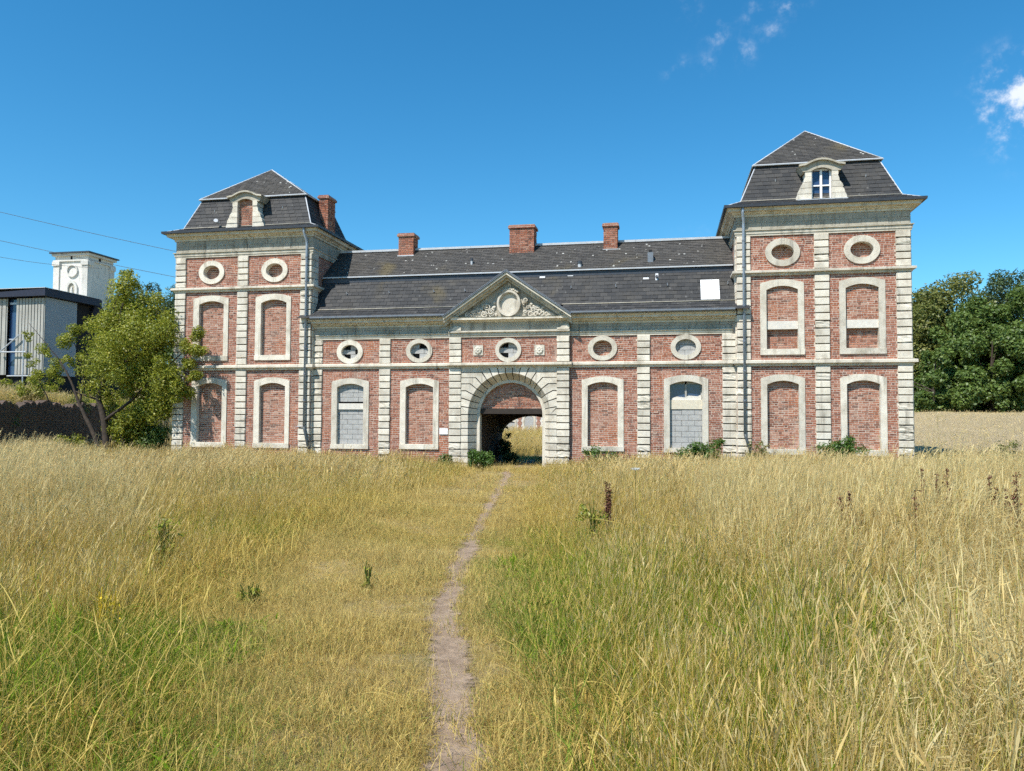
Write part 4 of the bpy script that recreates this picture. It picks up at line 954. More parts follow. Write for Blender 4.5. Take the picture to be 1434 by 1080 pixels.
spart('brace', M['steel'], lambda mb: (mb.tube([(-27.6, 19.7, 6.3), (-26.0, 19.7, 7.5)], .05, 6), mb.tube([(-27.6, 19.7, 6.3), (-25.4, 19.7, 6.3)], .05, 6), mb.tube([(-26.9, 19.7, 4.6), (-24.8, 19.7, 4.6)], .045, 6), mb.tube([(-25.6, 19.7, 2.6), (-25.6, 19.7, 7.5)], .045, 6)))
# old retaining wall
OW = empty('retaining_wall', (WA[0], WA[1], 0), 'dark ruined brick retaining wall with a ragged top, in shade behind the tree', 'wall')
d_ = (WB-WA)/np.hypot(*(WB-WA)); nrm_ = np.array([d_[1], -d_[0]]); start = WA-d_*6.5; LW = float(np.hypot(*(WB-start)))
mb = MB(); k = 110; tops = [2.30+.08*math.sin(i*.23)+random.uniform(-.13, .11) for i in range(k+1)]
for i in range(k):
    a, b_ = start+d_*LW*i/k, start+d_*LW*(i+1)/k
    P = lambda q, o_, z: (q[0]+nrm_[0]*o_, q[1]+nrm_[1]*o_, z)
    mb.face([P(a, .2, -.3), P(b_, .2, -.3), P(b_, .2, tops[i+1]), P(a, .2, tops[i])]); mb.face([P(a, .2, tops[i]), P(b_, .2, tops[i+1]), P(b_, -.2, tops[i+1]), P(a, -.2, tops[i])]); mb.face([P(b_, -.2, -.3), P(a, -.2, -.3), P(a, -.2, tops[i]), P(b_, -.2, tops[i+1])])
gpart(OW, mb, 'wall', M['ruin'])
mb = MB(); rr = random.Random(3)
for r_ in range(30):
    z = r_*.078; s_ = -.1*(r_ % 2)
    while s_ < LW-.3:
        l = rr.uniform(.2, .24); i = min(k-1, int((s_+l/2)/LW*k))
        if z+.07 < tops[i]-.05 and rr.random() < .9:
            a, b_ = start+d_*(s_+.006), start+d_*(s_+l-.006); o_ = .2+rr.uniform(.005, .03)
            Q = [(q[0]+nrm_[0]*oo, q[1]+nrm_[1]*oo, zz) for q, oo, zz in ((a, o_, z), (b_, o_, z), (b_, o_, z+.066), (a, o_, z+.066), (a, .19, z), (b_, .19, z), (b_, .19, z+.066), (a, .19, z+.066))]
            cc = rr.random()
            for f_ in ((0, 1, 2, 3), (3, 2, 6, 7), (1, 0, 4, 5), (0, 3, 7, 4), (2, 1, 5, 6)): mb.face([Q[i_] for i_ in f_], c=cc*.4)
        s_ += l
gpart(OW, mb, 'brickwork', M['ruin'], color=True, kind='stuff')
# overhead cables
for (p0, p1, Y, nm) in (((0, 297), (250, 353), 55, 'topmost'), ((0, 337), (250, 389), 55, 'middle'), ((0, 360), (78, 371), 70, 'lowest')):
    a, b_ = at(*p0, Y), at(*p1, Y); dd = b_-a
    pts = []
    for i in range(41):
        t = -1.6+i/40*3.4; q = a+dd*t; q[2] += .25*(t-.5)**2*(1.2) - .3*.25; pts.append(q)
    mb = MB(); mb.tube(pts, .028, 5)
    tag(mb.build('overhead_cable', M['cable']), f'thin dark overhead cable, {nm} of three crossing the sky by the bell tower', 'cable', None)

# ------------------------------------------------------------------ foliage
def leaves(name, centers, radii, n, size, mt, parent, seed=0, shell=.75, squash=.9, up=.4, aspect=.55):
    """n little leaf faces spread through a set of clumps, denser near each clump's skin"""
    g = np.random.default_rng(seed); C_ = np.asarray(centers, float); r_ = np.asarray(radii, float)
    wgt = r_**2.2; k = g.choice(len(C_), n, p=wgt/wgt.sum())
    dirs = g.normal(size=(n, 3)); dirs /= np.linalg.norm(dirs, axis=1)[:, None]
    rad = np.where(g.random(n) < shell, g.uniform(.72, 1.08, n), g.uniform(.15, .9, n))
    lump = 1+.22*np.sin(dirs[:, 0]*5+k*1.7)*np.sin(dirs[:, 1]*4.3+k)*np.sin(dirs[:, 2]*5.1+k*.6)
    pos = C_[k]+dirs*(r_[k]*rad*lump)[:, None]*np.array([1, 1, squash])
    nrm = dirs*.6+g.normal(size=(n, 3))*.55+np.array([0, 0, up]); nrm /= np.linalg.norm(nrm, axis=1)[:, None]
    t = np.cross(nrm, g.normal(size=(n, 3))); t /= np.linalg.norm(t, axis=1)[:, None]; b = np.cross(nrm, t)
    s = size*g.uniform(.6, 1.35, n)[:, None]; 
    v = np.stack([pos-t*s*.5, pos+b*s*aspect*.5+nrm*s*.08, pos+t*s*.5, pos-b*s*aspect*.5-nrm*s*.05], 1).reshape(-1, 3)
    me = bpy.data.meshes.new(name); me.vertices.add(4*n); me.vertices.foreach_set('co', v.ravel().astype(np.float32))
    me.loops.add(4*n); me.loops.foreach_set('vertex_index', np.arange(4*n, dtype=np.int32)); me.polygons.add(n); me.polygons.foreach_set('loop_start', np.arange(0, 4*n, 4, dtype=np.int32))
    a_ = me.attributes.new('rnd', 'FLOAT', 'FACE'); a_.data.foreach_set('value', np.clip(g.normal(.5, .22, n)+.12*np.sin(k*2.3), 0, 1).astype(np.float32))
    me.materials.append(mt); me.update(); me.validate()
    o = bpy.data.objects.new(name, me); col.objects.link(o)
    if parent is not None: o.parent = parent; o.matrix_parent_inverse = Matrix.Translation(-parent.location)
    return o
def limb(mb, pts, r0, r1, n=7):
    k = len(pts); fine = []
    for a, b_ in zip(pts, pts[1:]):
        for i in range(4): fine.append(Vector(a).lerp(Vector(b_), i/4))
    fine.append(Vector(pts[-1])); m_ = len(fine)
    for i in range(1, m_-1): fine[i] = fine[i]+Vector((random.uniform(-1, 1), random.uniform(-1, 1), 0))*.02
    mb.tube(fine, [r0+(r1-r0)*(i/(m_-1))**.8 for i in range(m_)], n)
# the yellow-green tree beside the left pavilion
TY = .15
tb = at(152, 634, TY); tb[2] = float(gz(tb[0], tb[1]))
T = empty('deciduous_tree', tuple(tb), 'small yellow-green leafy tree with forked trunk, beside the left pavilion', 'tree')
def tp(px, py, dy=0): return tuple(at(px, py, TY+dy))
mb = MB(); base = (tb[0], tb[1], tb[2]-.2)
fork = tp(146, 590); limb(mb, [base, fork, tp(138, 560), tp(150, 520), tp(165, 470), tp(172, 425)], .17, .03)
limb(mb, [(base[0]-.12, base[1], base[2]), tp(128, 600), tp(112, 568), tp(100, 535), tp(84, 505)], .12, .025); limb(mb, [tp(112, 568), tp(118, 520, .3), tp(104, 480, .3)], .05, .015)
limb(mb, [tp(138, 560), tp(122, 555), tp(105, 548)], .05, .02); limb(mb, [tp(150, 520), tp(190, 500, -.3), tp(225, 470, -.4)], .07, .02); limb(mb, [tp(146, 590), tp(185, 560, -.2), tp(215, 530, -.5), tp(262, 488, -.75)], .08, .018)
limb(mb, [tp(215, 530, -.5), tp(250, 540, -.7)], .03, .012); limb(mb, [tp(68, 562), tp(58, 540), tp(48, 520)], .03, .012); limb(mb, [tp(84, 505), tp(62, 478), tp(40, 452)], .022, .008); limb(mb, [tp(165, 470), tp(160, 430), tp(176, 388)], .03, .008)
for q in range(14): a = random.choice([(165, 470), (190, 500), (150, 520), (215, 500)]); limb(mb, [tp(*a), tp(a[0]+random.uniform(-50, 60), a[1]+random.uniform(-60, 20), random.uniform(-1.2, 1.2))], .025, .006, 5)
for q in range(26): x_ = random.uniform(150, 235); limb(mb, [tp(x_, 640, random.uniform(-.2, .8)), tp(x_+random.uniform(-15, 22), random.uniform(545, 590), random.uniform(-.2, .8))], .018, .005, 5)
gpart(T, mb, 'trunk', M['bark'], smooth=True)
mpp = 1/32
cl = [(175, 425, 42, 0), (205, 450, 40, .4), (146, 452, 30, -.3), (140, 490, 30, .2), (185, 480, 45, -.7), (222, 480, 32, -.5), (165, 520, 38, -.6), (205, 520, 36, 0), (130, 530, 22, .2), (235, 455, 20, 0), (225, 515, 26, -.6), (180, 400, 20, .1), (160, 560, 22, .3), (195, 555, 30, .3), (205, 580, 30, .2), (175, 590, 26, .3), (225, 560, 26, 0), (240, 535, 24, -.6), (135, 460, 16, .6), (215, 425, 18, .3)]
for sd, (lst, nn, sz) in enumerate(((cl, 62000, .085), ([(178, 388, 11, 0), (172, 400, 12, 0), (190, 398, 8, 0), (268, 486, 17, -.8), (280, 470, 13, -.8), (262, 505, 14, -.8), (272, 525, 14, -.8), (258, 545, 16, -.8), (248, 560, 12, -.8), (285, 490, 9, -.8)], 7000, .08), ([(60, 490, 14, 0), (45, 505, 12, 0), (70, 515, 16, 0), (90, 475, 16, .2), (105, 465, 13, .2), (50, 530, 14, 0), (35, 545, 10, 0), (75, 540, 15, 0), (95, 505, 13, 0), (40, 470, 8, 0), (115, 500, 12, .2)], 6500, .08))):
    rr = random.Random(sd); C_, r_ = [], []
    for px, py, pr_, dy in lst:
        for k in range(7 if sd == 0 else 4):
            C_.append(at(px+rr.uniform(-.6, .6)*pr_, py+rr.uniform(-.6, .6)*pr_, TY+dy+rr.uniform(-.7, .7)*pr_*mpp)); r_.append(pr_*mpp*rr.uniform(.3, .62))
    leaves('crown', C_, r_, nn, sz, M['leaf_yellow'], T, seed=sd, shell=.6)
def bush(name, x, y, w_, h, n, size, mt, label, cat='bush', seed=0, group=None, squash=1.0, stems=None):
    z = float(gz(x, y)); r = empty(name, (x, y, z), label, cat, group); rr = random.Random(seed)
    C_, r_ = [], []
    for k in range(14): 
        an = rr.uniform(0, 6.28); q = rr.random()**.5*w_*.35; t = rr.random(); C_.append((x+q*math.cos(an), y+q*math.sin(an)*.7, z+h*(.15+.65*t))); r_.append(min(w_, h)*rr.uniform(.16, .32)*(1.1-.5*t))
    leaves('foliage', C_, r_, n, size, mt, r, seed, shell=.5, aspect=.4)
    mb = MB()
    for k in range(9): an = rr.uniform(0, 6.28); q = rr.random()*w_*.3; limb(mb, [(x+q*.2*math.cos(an), y+q*.2*math.sin(an), z-.05), (x+q*math.cos(an), y+q*math.sin(an), z+h*rr.uniform(.6, .95))], .012, .004, 5)
    gpart(r, mb, 'stems', stems or mt); return r
bush('bush', -1.0, .4, 1.5, 1.9, 2600, .12, M['leaf_green'], 'dark green bush growing against the left corner of the left pavilion', seed=2)
bush('bush', -2.4, .6, 3.0, 2.5, 8500, .12, M['leaf_yellow'], 'dense leafy undergrowth behind the foot of the yellow-green tree', seed=4)
bush('bush', -8.7, 2.0, 2.6, 1.3, 2600, .12, M['leaf_yellow'], 'light green bush growing on top of the retaining wall', seed=5); bpy.data.objects[-1] if False else None
for o in bpy.data.objects:
    if o.get('label') == 'light green bush growing on top of the retaining wall': o.location.z += 0
bush('bush', 12.62, -1.4, 1.15, .8, 2400, .09, M['leaf_bright'], 'bright green leafy bush at the left foot of the gateway', seed=6)
bush('bush', 11.45, -1.3, .8, .65, 900, .08, M['leaf_green'], 'small green bush in front of the stones left of the gateway', seed=7)
bush('climbing_plant', 12.35, 4.0, .6, 1.75, 900, .13, M['leaf_dark'], 'dark climbing plant on the left wall inside the gateway passage', 'plant', seed=8)
bush('bush', 12.9, 2.6, .9, .5, 500, .12, M['leaf_dark'], 'dark shaded weeds on the floor inside the gateway passage', seed=18)
bush('bush', 20.0, -.8, 2.4, 1.4, 4200, .10, M['leaf_bright'], 'green weeds under the half open window near the right pavilion', seed=9)
bush('bush', 24.3, -1.0, 1.7, 1.45, 4200, .10, M['leaf_bright'], 'rounded green bush between the two ground windows of the right pavilion', seed=10)
bush('bush', 21.75, -.25, .7, 1.25, 650, .09, M['leaf_olive'], 'straggly olive shrub beside the broken foot of the right downpipe', seed=11)
bush('bush', 16.6, -.7, 1.6, 1.1, 1700, .09, M['leaf_bright'], 'low green weeds under the bricked window right of the gateway', seed=12)
bush('bush', 30.6, 3.2, 1.3, 1.2, 700, .12, M['leaf_olive'], 'scrubby olive bush at the edge of the wheat field', seed=13)
bush('bush', 27.6, .5, 1.1, .8, 700, .12, M['leaf_olive'], 'dark scrub in the shade right of the right pavilion', seed=14)
q = at(100, 610, -.3); bush('bush', q[0], q[1], 1.7, 1.3, 2200, .09, M['leaf_yellow'], 'light shrub left of the forked trunk, before the dark retaining wall', seed=71)
q = at(60, 612, -.4); bush('bush', q[0], q[1], 1.5, .9, 1200, .09, M['leaf_olive'], 'low olive weeds at the foot of the dark retaining wall', seed=72)
for i, (t_, lb) in enumerate(((.12, 'tufted shrub on the retaining wall, nearest its front end'), (.42, 'dry olive shrub half way along the top of the retaining wall'), (.78, 'olive shrub on the retaining wall behind the tree trunk'))):
    q = start+d_*LW*t_-nrm_*.55; bush('bush', q[0], q[1], 2.8, 1.5, 3000, .10, M[('leaf_olive', 'leaf_green', 'leaf_olive')[i]], lb, seed=60+i)
def tree(px, top, wpx, Y, mt, label, seed, n=26000, size=.30, group=None, conifer=False):
    rr = random.Random(seed); t = at(px, top, Y); x, y = t[0], t[1]; zb = float(gz(x, y)); H = t[2]-zb
    dep = float(np.dot(t-CAM, _f)); W_ = wpx/F*dep
    r = empty('tree', (x, y, zb), label, 'tree', group); mb = MB()
    limb(mb, [(x, y, zb-.3), (x+rr.uniform(-.2, .2), y, zb+H*.35), (x+rr.uniform(-.4, .4), y, zb+H*.8)], .02*H+.08, .05, 8)
    C_, r_ = [], []
    for k in range(42):
        th = rr.uniform(0, 6.28); h = rr.uniform(.03, .93); prof = math.sin(math.pi*min(1, (h+.3)/1.3))**.55
        if conifer: prof = (1.02-h)
        q = W_*.5*prof*rr.uniform(.35, .85); c_ = (x+q*math.cos(th), y+q*math.sin(th), zb+H*h); C_.append(c_); r_.append(min(W_*.5, H*.3)*rr.uniform(.24, .46)*(.5+.5*prof))
        if k % 3 == 0: limb(mb, [(x, y, zb+H*h*.6), c_], .06, .02, 5)
    gpart(r, mb, 'trunk', M['bark']); leaves('crown', C_, r_, n, size, mt, r, seed, shell=.7); return r
tree(1296, 396, 130, 56, M['leaf_olive'], 'olive-brown rounded tree just right of the right pavilion, at the field edge', 101)
tree(1338, 376, 120, 57, M['leaf_olive'], 'tallest olive-green rounded tree in the wood beyond the wheat field', 102)
tree(1412, 376, 110, 78, M['leaf_dark'], 'dark blue-green tree rising behind the wood beyond the field', 103)
tree(1352, 414, 150, 50, M['leaf_green'], 'broad green tree in front of the tallest olive tree beyond the field', 104)
tree(1425, 402, 140, 49, M['leaf_green'], 'green tree standing before the dark blue-green tree beyond the field', 105)
tree(1305, 474, 140, 46.5, M['leaf_green'], 'low spreading bright tree at the wheat field edge next to the right pavilion', 106)
tree(1388, 450, 130, 46, M['leaf_green'], 'leafy green tree in the middle of the field edge', 107)
tree(1452, 458, 130, 47, M['leaf_green'], 'green tree at the far right end of the wood beyond the field', 108)
tree(1530, 390, 150, 50, M['leaf_green'], 'large green tree past the end of the wood beyond the field', 109)
tree(1215, 420, 120, 55, M['leaf_green'], 'green tree hidden behind the right pavilion', 110, n=4000)
for i, (px, top, wp, Y, mt, lb) in enumerate(((222, 395, 110, 105, 'leaf_dark', 'dark green tree on the hill between the bell tower and the left pavilion'), (252, 394, 90, 112, 'leaf_dark', 'dark tree on the hill touching the left pavilion'), (188, 404, 100, 100, 'leaf_olive', 'olive tree on the hill behind the yellow-green tree'), (158, 415, 80, 98, 'leaf_green', 'green tree on the hill next to the bell tower'), (120, 470, 60, 75, 'leaf_green', 'green tree below the bell tower'), (238, 480, 110, 60, 'leaf_green', 'green tree low on the slope left of the pavilion'))):
    tree(px, top, wp, Y, M[mt], lb, 200+i, n=11000, size=.42)
# ------------------------------------------------------------------ meadow plants
def spike_plant(px, pyb, h, label, seed, z=.05):
    p = atz(px, pyb, .1); x, y = p[0], p[1]; zb = float(gz(x, y)); rr = random.Random(seed); h *= 1.22 if px > 1000 else 1
    r = empty('dock_plant', (x, y, zb), label, 'plant', 'rust-brown dock plants in the meadow'); mb = MB(); C_, r_ = [], []
    for k in range(3):
        dx, dy = rr.uniform(-.09, .09), rr.uniform(-.06, .06); top = h*rr.uniform(.75, 1.0) if k else h
        limb(mb, [(x+dx*.3, y+dy*.3, zb), (x+dx, y+dy, zb+top)], .007, .003, 5)
        for j in range(11): t = .5+.5*j/10; C_.append((x+dx*t+rr.uniform(-.008, .008), y+dy*t, zb+top*t)); r_.append(.045*(1.25-t*.8)+.008)
    gpart(r, mb, 'stem', M['dock']); leaves('seed_spike', C_, r_, 1300, .022, M['dock'], r, seed, shell=.4)
    return r
for i, (px, py, h, lb) in enumerate(((848, 765, .85, 'rust-brown dock spike standing alone near the path'), (1196, 850, .8, 'short rust-brown dock spike in tall grass right of the path'), (1271, 860, .85, 'rust-brown dock spikes leaning in the tall right grass'), (1308, 815, .95, 'thin tall dock spike behind the rust-brown dock clump'), (1340, 850, 1.0, 'tallest rust-brown dock spike in the right meadow'), (1399, 850, .95, 'forked rust-brown dock spikes near the right edge of the meadow'), (1430, 875, 1.0, 'rust-brown dock spike past the forked one, at the end of the row'))):
    spike_plant(px, py, h, lb, 300+i)
def umbel(px, pyb, h, label, seed):
    p = atz(px, pyb, .1); x, y = p[0], p[1]; zb = float(gz(x, y)); r = empty('umbel_flower', (x, y, zb), label, 'flower'); mb = MB(); limb(mb, [(x, y, zb), (x+.02, y, zb+h)], .005, .003, 5); gpart(r, mb, 'stem', M['leaf_olive'])
    C_ = [(x+.02+.05*math.cos(a)*q, y+.05*math.sin(a)*q, zb+h+.01) for a in np.linspace(0, 6.28, 9) for q in (.4, 1)]; leaves('flower_head', C_, [.016]*len(C_), 300, .014, M['petal_white'], r, seed)
umbel(888, 752, 1.0, 'white flat-topped umbel flower on a tall stem right of the path', 1)
bush('ragwort', *atz(145, 905, .1)[:2], .3, .42, 70, .035, M['petal_yellow'], 'small yellow flowering weed in the tall grass on the left', 'flower', 21)
bush('meadow_weed', *atz(228, 800, .1)[:2], .5, .7, 500, .05, M['leaf_yellow'], 'leafy green weed clump standing in the dry grass on the left', 'plant', 22)
bush('meadow_weed', *atz(350, 850, .1)[:2], .3, .22, 160, .04, M['leaf_yellow'], 'light green leafy weed in the short grass left of the path', 'plant', 23)
bush('meadow_weed', *atz(832, 775, .1)[:2], .5, .7, 600, .045, M['leaf_yellow'], 'green weed beside the lone rust-brown dock spike', 'plant', 24)
bush('meadow_weed', *atz(515, 830, .1)[:2], .14, .3, 60, .03, M['leaf_yellow'], 'slim pair of green stalks in the short grass left of the path', 'plant', 25)

# ------------------------------------------------------------------ grass
def clump(name, nb, spread, h, hv, wd, lean, heads, leafy, seed, flat=0.0, rmax=1.0, feather=False):
    g = np.random.default_rng(seed); v, f, rn, hdv, lfv = [], [], [], [], []
    for b_ in range(nb):
        isleaf = g.random() < leafy; x, y = g.normal(0, spread, 2); H = h*(1+g.normal(0, hv))*(.55 if isleaf else 1); H = max(.03, H)
        az = g.uniform(0, 2*math.pi); w_ = wd*g.uniform(.7, 1.4)*(1.6 if isleaf else 1)
        ld_ = np.array([lean+g.normal(0, .14), g.normal(0, .14)])+(g.normal(0, .30, 2) if isleaf else 0)+g.normal(0, flat, 2)*1.0
        r_ = g.random(); side = np.array([math.cos(az), math.sin(az)]); k = 4 if not isleaf else 4
        rows = []
        head = (not isleaf) and g.random() < heads
        for i in range(k+1):
            t = i/k; bend = (t**1.8)*H; px, py, pz = x+ld_[0]*bend, y+ld_[1]*bend, H*t*(1-.22*(ld_@ld_)*t*t*1.2)
            ww = w_*(1-.35*t) if head else w_*(1-t**1.6*.9); rows.append((px, py, pz, ww, 0))
        if head:
            px, py, pz, ww, _ = rows[-1]; hl = H*g.uniform(.10, .20); dx, dy = ld_*1.35*hl
            rows += [(px+dx*.35, py+dy*.35, pz+hl*.4, wd*g.uniform(1.5, 2.9), 1), (px+dx*.8, py+dy*.8, pz+hl*.75, wd*g.uniform(1.0, 2.0), 1), (px+dx*1.1, py+dy*1.1, pz+hl*.95, wd*.25, 1)]
        a = len(v)
        for px, py, pz, ww, _ in rows: v += [(px-side[0]*ww/2, py-side[1]*ww/2, pz), (px+side[0]*ww/2, py+side[1]*ww/2, pz)]
        for i in range(len(rows)-1): f.append((a+2*i, a+2*i+1, a+2*i+3, a+2*i+2)); rn.append(r_*rmax); hdv.append(float(rows[i+1][4])); lfv.append(float(isleaf))
        if feather and head:
            px, py, pz, _, _ = rows[4]
            for q in range(int(g.integers(7, 13))):
                t = g.uniform(-.12, .2); an = g.uniform(0, 6.28); l_ = g.uniform(.02, .05)*(1.1-t*2); bx, by, bz = px+ld_[0]*t*H*.9, py+ld_[1]*t*H*.9, pz+t*H*.8
                ex, ey, ez = bx+l_*math.cos(an)+.012, by+l_*math.sin(an), bz+l_*g.uniform(.2, .9); a = len(v); w2 = wd*.8
                v += [(bx, by, bz-w2), (bx, by, bz+w2), (ex, ey, ez+w2*.9), (ex, ey, ez-w2*.9)]; f.append((a, a+1, a+2, a+3)); rn.append(r_); hdv.append(1.0); lfv.append(0.0)
    me = bpy.data.meshes.new(name); me.from_pydata(v, [], f)
    for nm, dat in (('rnd', rn), ('head', hdv), ('leaf', lfv)): a_ = me.attributes.new(nm, 'FLOAT', 'FACE'); a_.data.foreach_set('value', np.array(dat, dtype=np.float32))
    me.materials.append(M['grass']); return bpy.data.objects.new(name, me)           # not linked: only instanced
def scatter(name, pts, protos, scale, rotz, tint, pale, tilt=.12):
    n = len(pts); me = bpy.data.meshes.new(name); me.vertices.add(n); me.vertices.foreach_set('co', np.asarray(pts, np.float32).ravel())
    for nm, dat in (('scl', scale), ('tint', tint), ('pale', pale)): a_ = me.attributes.new(nm, 'FLOAT', 'POINT'); a_.data.foreach_set('value', np.asarray(dat, np.float32))
    a_ = me.attributes.new('rot', 'FLOAT_VECTOR', 'POINT'); a_.data.foreach_set('vector', np.stack([rng.normal(0, tilt, n)*np.where(rng.random(n) < .12, 4.5, 1), rng.normal(0, tilt, n)*np.where(rng.random(n) < .12, 4.5, 1), rotz], -1).astype(np.float32).ravel())
    a_ = me.attributes.new('idx', 'INT', 'POINT'); a_.data.foreach_set('value', rng.integers(0, len(protos), n).astype(np.int32))
    o = bpy.data.objects.new(name, me); col.objects.link(o); o['kind'] = 'stuff'
    ng = bpy.data.node_groups.new(name, 'GeometryNodeTree'); ng.interface.new_socket('Geometry', in_out='INPUT', socket_type='NodeSocketGeometry'); ng.interface.new_socket('Geometry', in_out='OUTPUT', socket_type='NodeSocketGeometry')
    gi, go = ng.nodes.new('NodeGroupInput'), ng.nodes.new('NodeGroupOutput'); iop = ng.nodes.new('GeometryNodeInstanceOnPoints'); jn = ng.nodes.new('GeometryNodeJoinGeometry')
    for p in protos:
        oi = ng.nodes.new('GeometryNodeObjectInfo'); oi.inputs['Object'].default_value = p; oi.inputs['As Instance'].default_value = True; ng.links.new(oi.outputs['Geometry'], jn.inputs[0])
    def na(nm, t): q = ng.nodes.new('GeometryNodeInputNamedAttribute'); q.data_type = t; q.inputs['Name'].default_value = nm; return q.outputs['Attribute']
    ng.links.new(gi.outputs[0], iop.inputs['Points']); ng.links.new(jn.outputs[0], iop.inputs['Instance']); iop.inputs['Pick Instance'].default_value = True
    ng.links.new(na('idx', 'INT'), iop.inputs['Instance Index']); ng.links.new(na('rot', 'FLOAT_VECTOR'), iop.inputs['Rotation']); ng.links.new(na('scl', 'FLOAT'), iop.inputs['Scale'])
    ng.links.new(iop.outputs[0], go.inputs[0]); md = o.modifiers.new('scatter', 'NODES'); md.node_group = ng; return o
# control points from the photograph: (pixel, grass height in m, greenness)
CT = [(560,1060,.08,.3),(450,1060,.09,.8),(330,1065,.10,1),(100,1060,.15,1),(20,1000,.20,.9),(560,950,.08,.12),(450,950,.10,.2),(300,950,.12,.65),(100,950,.2,.7),(560,850,.13,.10),(450,850,.12,.2),(300,850,.14,.5),(100,860,.36,.3),
 (590,780,.10,.12),(450,780,.15,.15),(300,780,.26,.3),(100,780,.6,.2),(620,720,.14,.1),(500,720,.26,.1),(300,720,.42,.2),(100,720,.68,.2),(645,685,.35,.1),(500,685,.5,.05),(200,685,.68,.1),(645,660,.3,.1),(500,660,.5,.05),(200,660,.6,.1),(0,660,.65,.1),(500,650,.45,.05),(200,648,.5,.1),
 (730,1060,.16,.4),(850,1060,.28,.85),(1000,1060,.36,.85),(1200,1060,.55,.7),(1400,1060,.74,.4),(720,950,.15,.22),(800,950,.26,.85),(950,950,.34,.85),(1200,950,.64,.6),(1400,950,.78,.32),(700,850,.15,.2),(760,850,.22,.85),(900,850,.38,.5),(1100,850,.66,.3),(1400,850,.78,.3),
 (720,780,.14,.3),(850,780,.3,.25),(1100,780,.68,.2),(1400,780,.78,.3),(735,720,.2,.1),(850,720,.5,.1),(1100,720,.66,.22),(1400,720,.75,.3),(740,685,.36,.05),(900,685,.58,.05),(1200,685,.66,.12),(1434,685,.85,.15),(745,662,.35,.05),(900,660,.5,.05),(1200,662,.5,.1),(1200,672,.58,.1)]
cp = np.array([atz(a, b_, .08)[:2] for a, b_, _, _ in CT]); cv = np.array([(c_, d_) for _, _, c_, d_ in CT])
def polar(p): d = p-CAM[:2]; return np.stack([np.arctan2(d[:, 0], d[:, 1])*2.2, np.log(np.hypot(d[:, 0], d[:, 1])+.3)], -1)
cpp = polar(cp)
def field(p):
    q = polar(p); out = np.zeros((len(p), 2))
    for i in range(0, len(p), 20000):
        d2 = ((q[i:i+20000, None]-cpp[None])**2).sum(-1); w_ = np.exp(-d2/.018)+1e-9/(d2+.01); out[i:i+20000] = (w_[:, :, None]*cv[None]).sum(1)/w_.sum(1)[:, None]
    return out
def vnoise(p, s, seed):
    x, y = p[:, 0]*s+seed*13.1, p[:, 1]*s-seed*7.7
    return (np.sin(x*1.3+np.sin(y*1.1)*1.7)+np.sin(y*1.7+1.3+np.sin(x*.9)*1.4)+np.sin((x+y)*.8+2.1))/3
def dist_path(p):
    out = np.full(len(p), 9.)
    for i in range(0, len(p), 20000): out[i:i+20000] = np.sqrt(((p[i:i+20000, None]-PD[None])**2).sum(-1)).min(1)
    return out
def sample(n, dmin, dmax, half=R(43)):
    """points in a wide wedge in front of the photographer, even per square metre"""
    th = -YAW+rng.uniform(-half, half, n); r_ = np.sqrt(rng.uniform(dmin**2, dmax**2, n)); p = np.stack([CAM[0]+r_*np.sin(th), CAM[1]+r_*np.cos(th)], -1); return p
def keep(p):
    x, y = p[:, 0], p[:, 1]
    inb = ((x > -.15) & (x < 26.8) & (y > -.1) & (y < 5.2))
    gate = (np.abs(x-13.35) < 1.15) & (y > -1) & (y < 5.3)
    behind = (y > 5.2) & (x > 26.8)
    d = WB-WA; nn = np.array([-d[1], d[0]])/np.hypot(*d); s = (x-WA[0])*nn[0]+(y-WA[1])*nn[1]
    wall_ = (np.abs(s) < .35) & (y > -9) & (y < 9)
    return ~(inb & ~gate) & ~behind & ~wall_ & (~gate | (rng.random(len(p)) < .25))
TALL = [clump('tall', 40, .09, .86, .17, .0029, .15, .75, .42, 60+i) for i in range(6)]
TALL += [clump('feather', 30, .10, .80, .24, .0026, .16, .9, .4, 66+i, .05, 1.0, True) for i in range(4)] + [clump('leafy', 34, .09, .62, .3, .0045, .1, .2, .8, 72+i, .15) for i in range(2)]
TALLF = [clump('tallfar', 22, .12, .86, .2, .008, .34, .8, .35, 80+i, .04, 1.0, i % 2 == 0) for i in range(6)]
MED = [clump('med', 40, .075, .42, .24, .0032, .12, .35, .55, 100+i, .12) for i in range(6)]
SHORT = [clump('short', 46, .09, .14, .38, .0038, .05, .08, .75, 120+i, .5, .72) for i in range(6)]
MEDF = [clump('medfar', 26, .11, .42, .2, .009, .2, .4, .5, 140+i, .15) for i in range(4)]
GREEN = [clump('green', 34, .06, .34, .28, .0055, .05, .0, .8, 160+i, .25) for i in range(5)]
HERB = [clump('herb', 40, .06, .11, .35, .013, 0, 0, 1.0, 180+i, .6) for i in range(4)]
PS = PD[::3]; NS = nor[::3]
def side(p):
    out = np.zeros(len(p))
    for i in range(0, len(p), 20000):
        q = p[i:i+20000]; k = ((q[:, None]-PS[None])**2).sum(-1).argmin(1); out[i:i+20000] = ((q-PS[k])*NS[k]).sum(1)
    return out
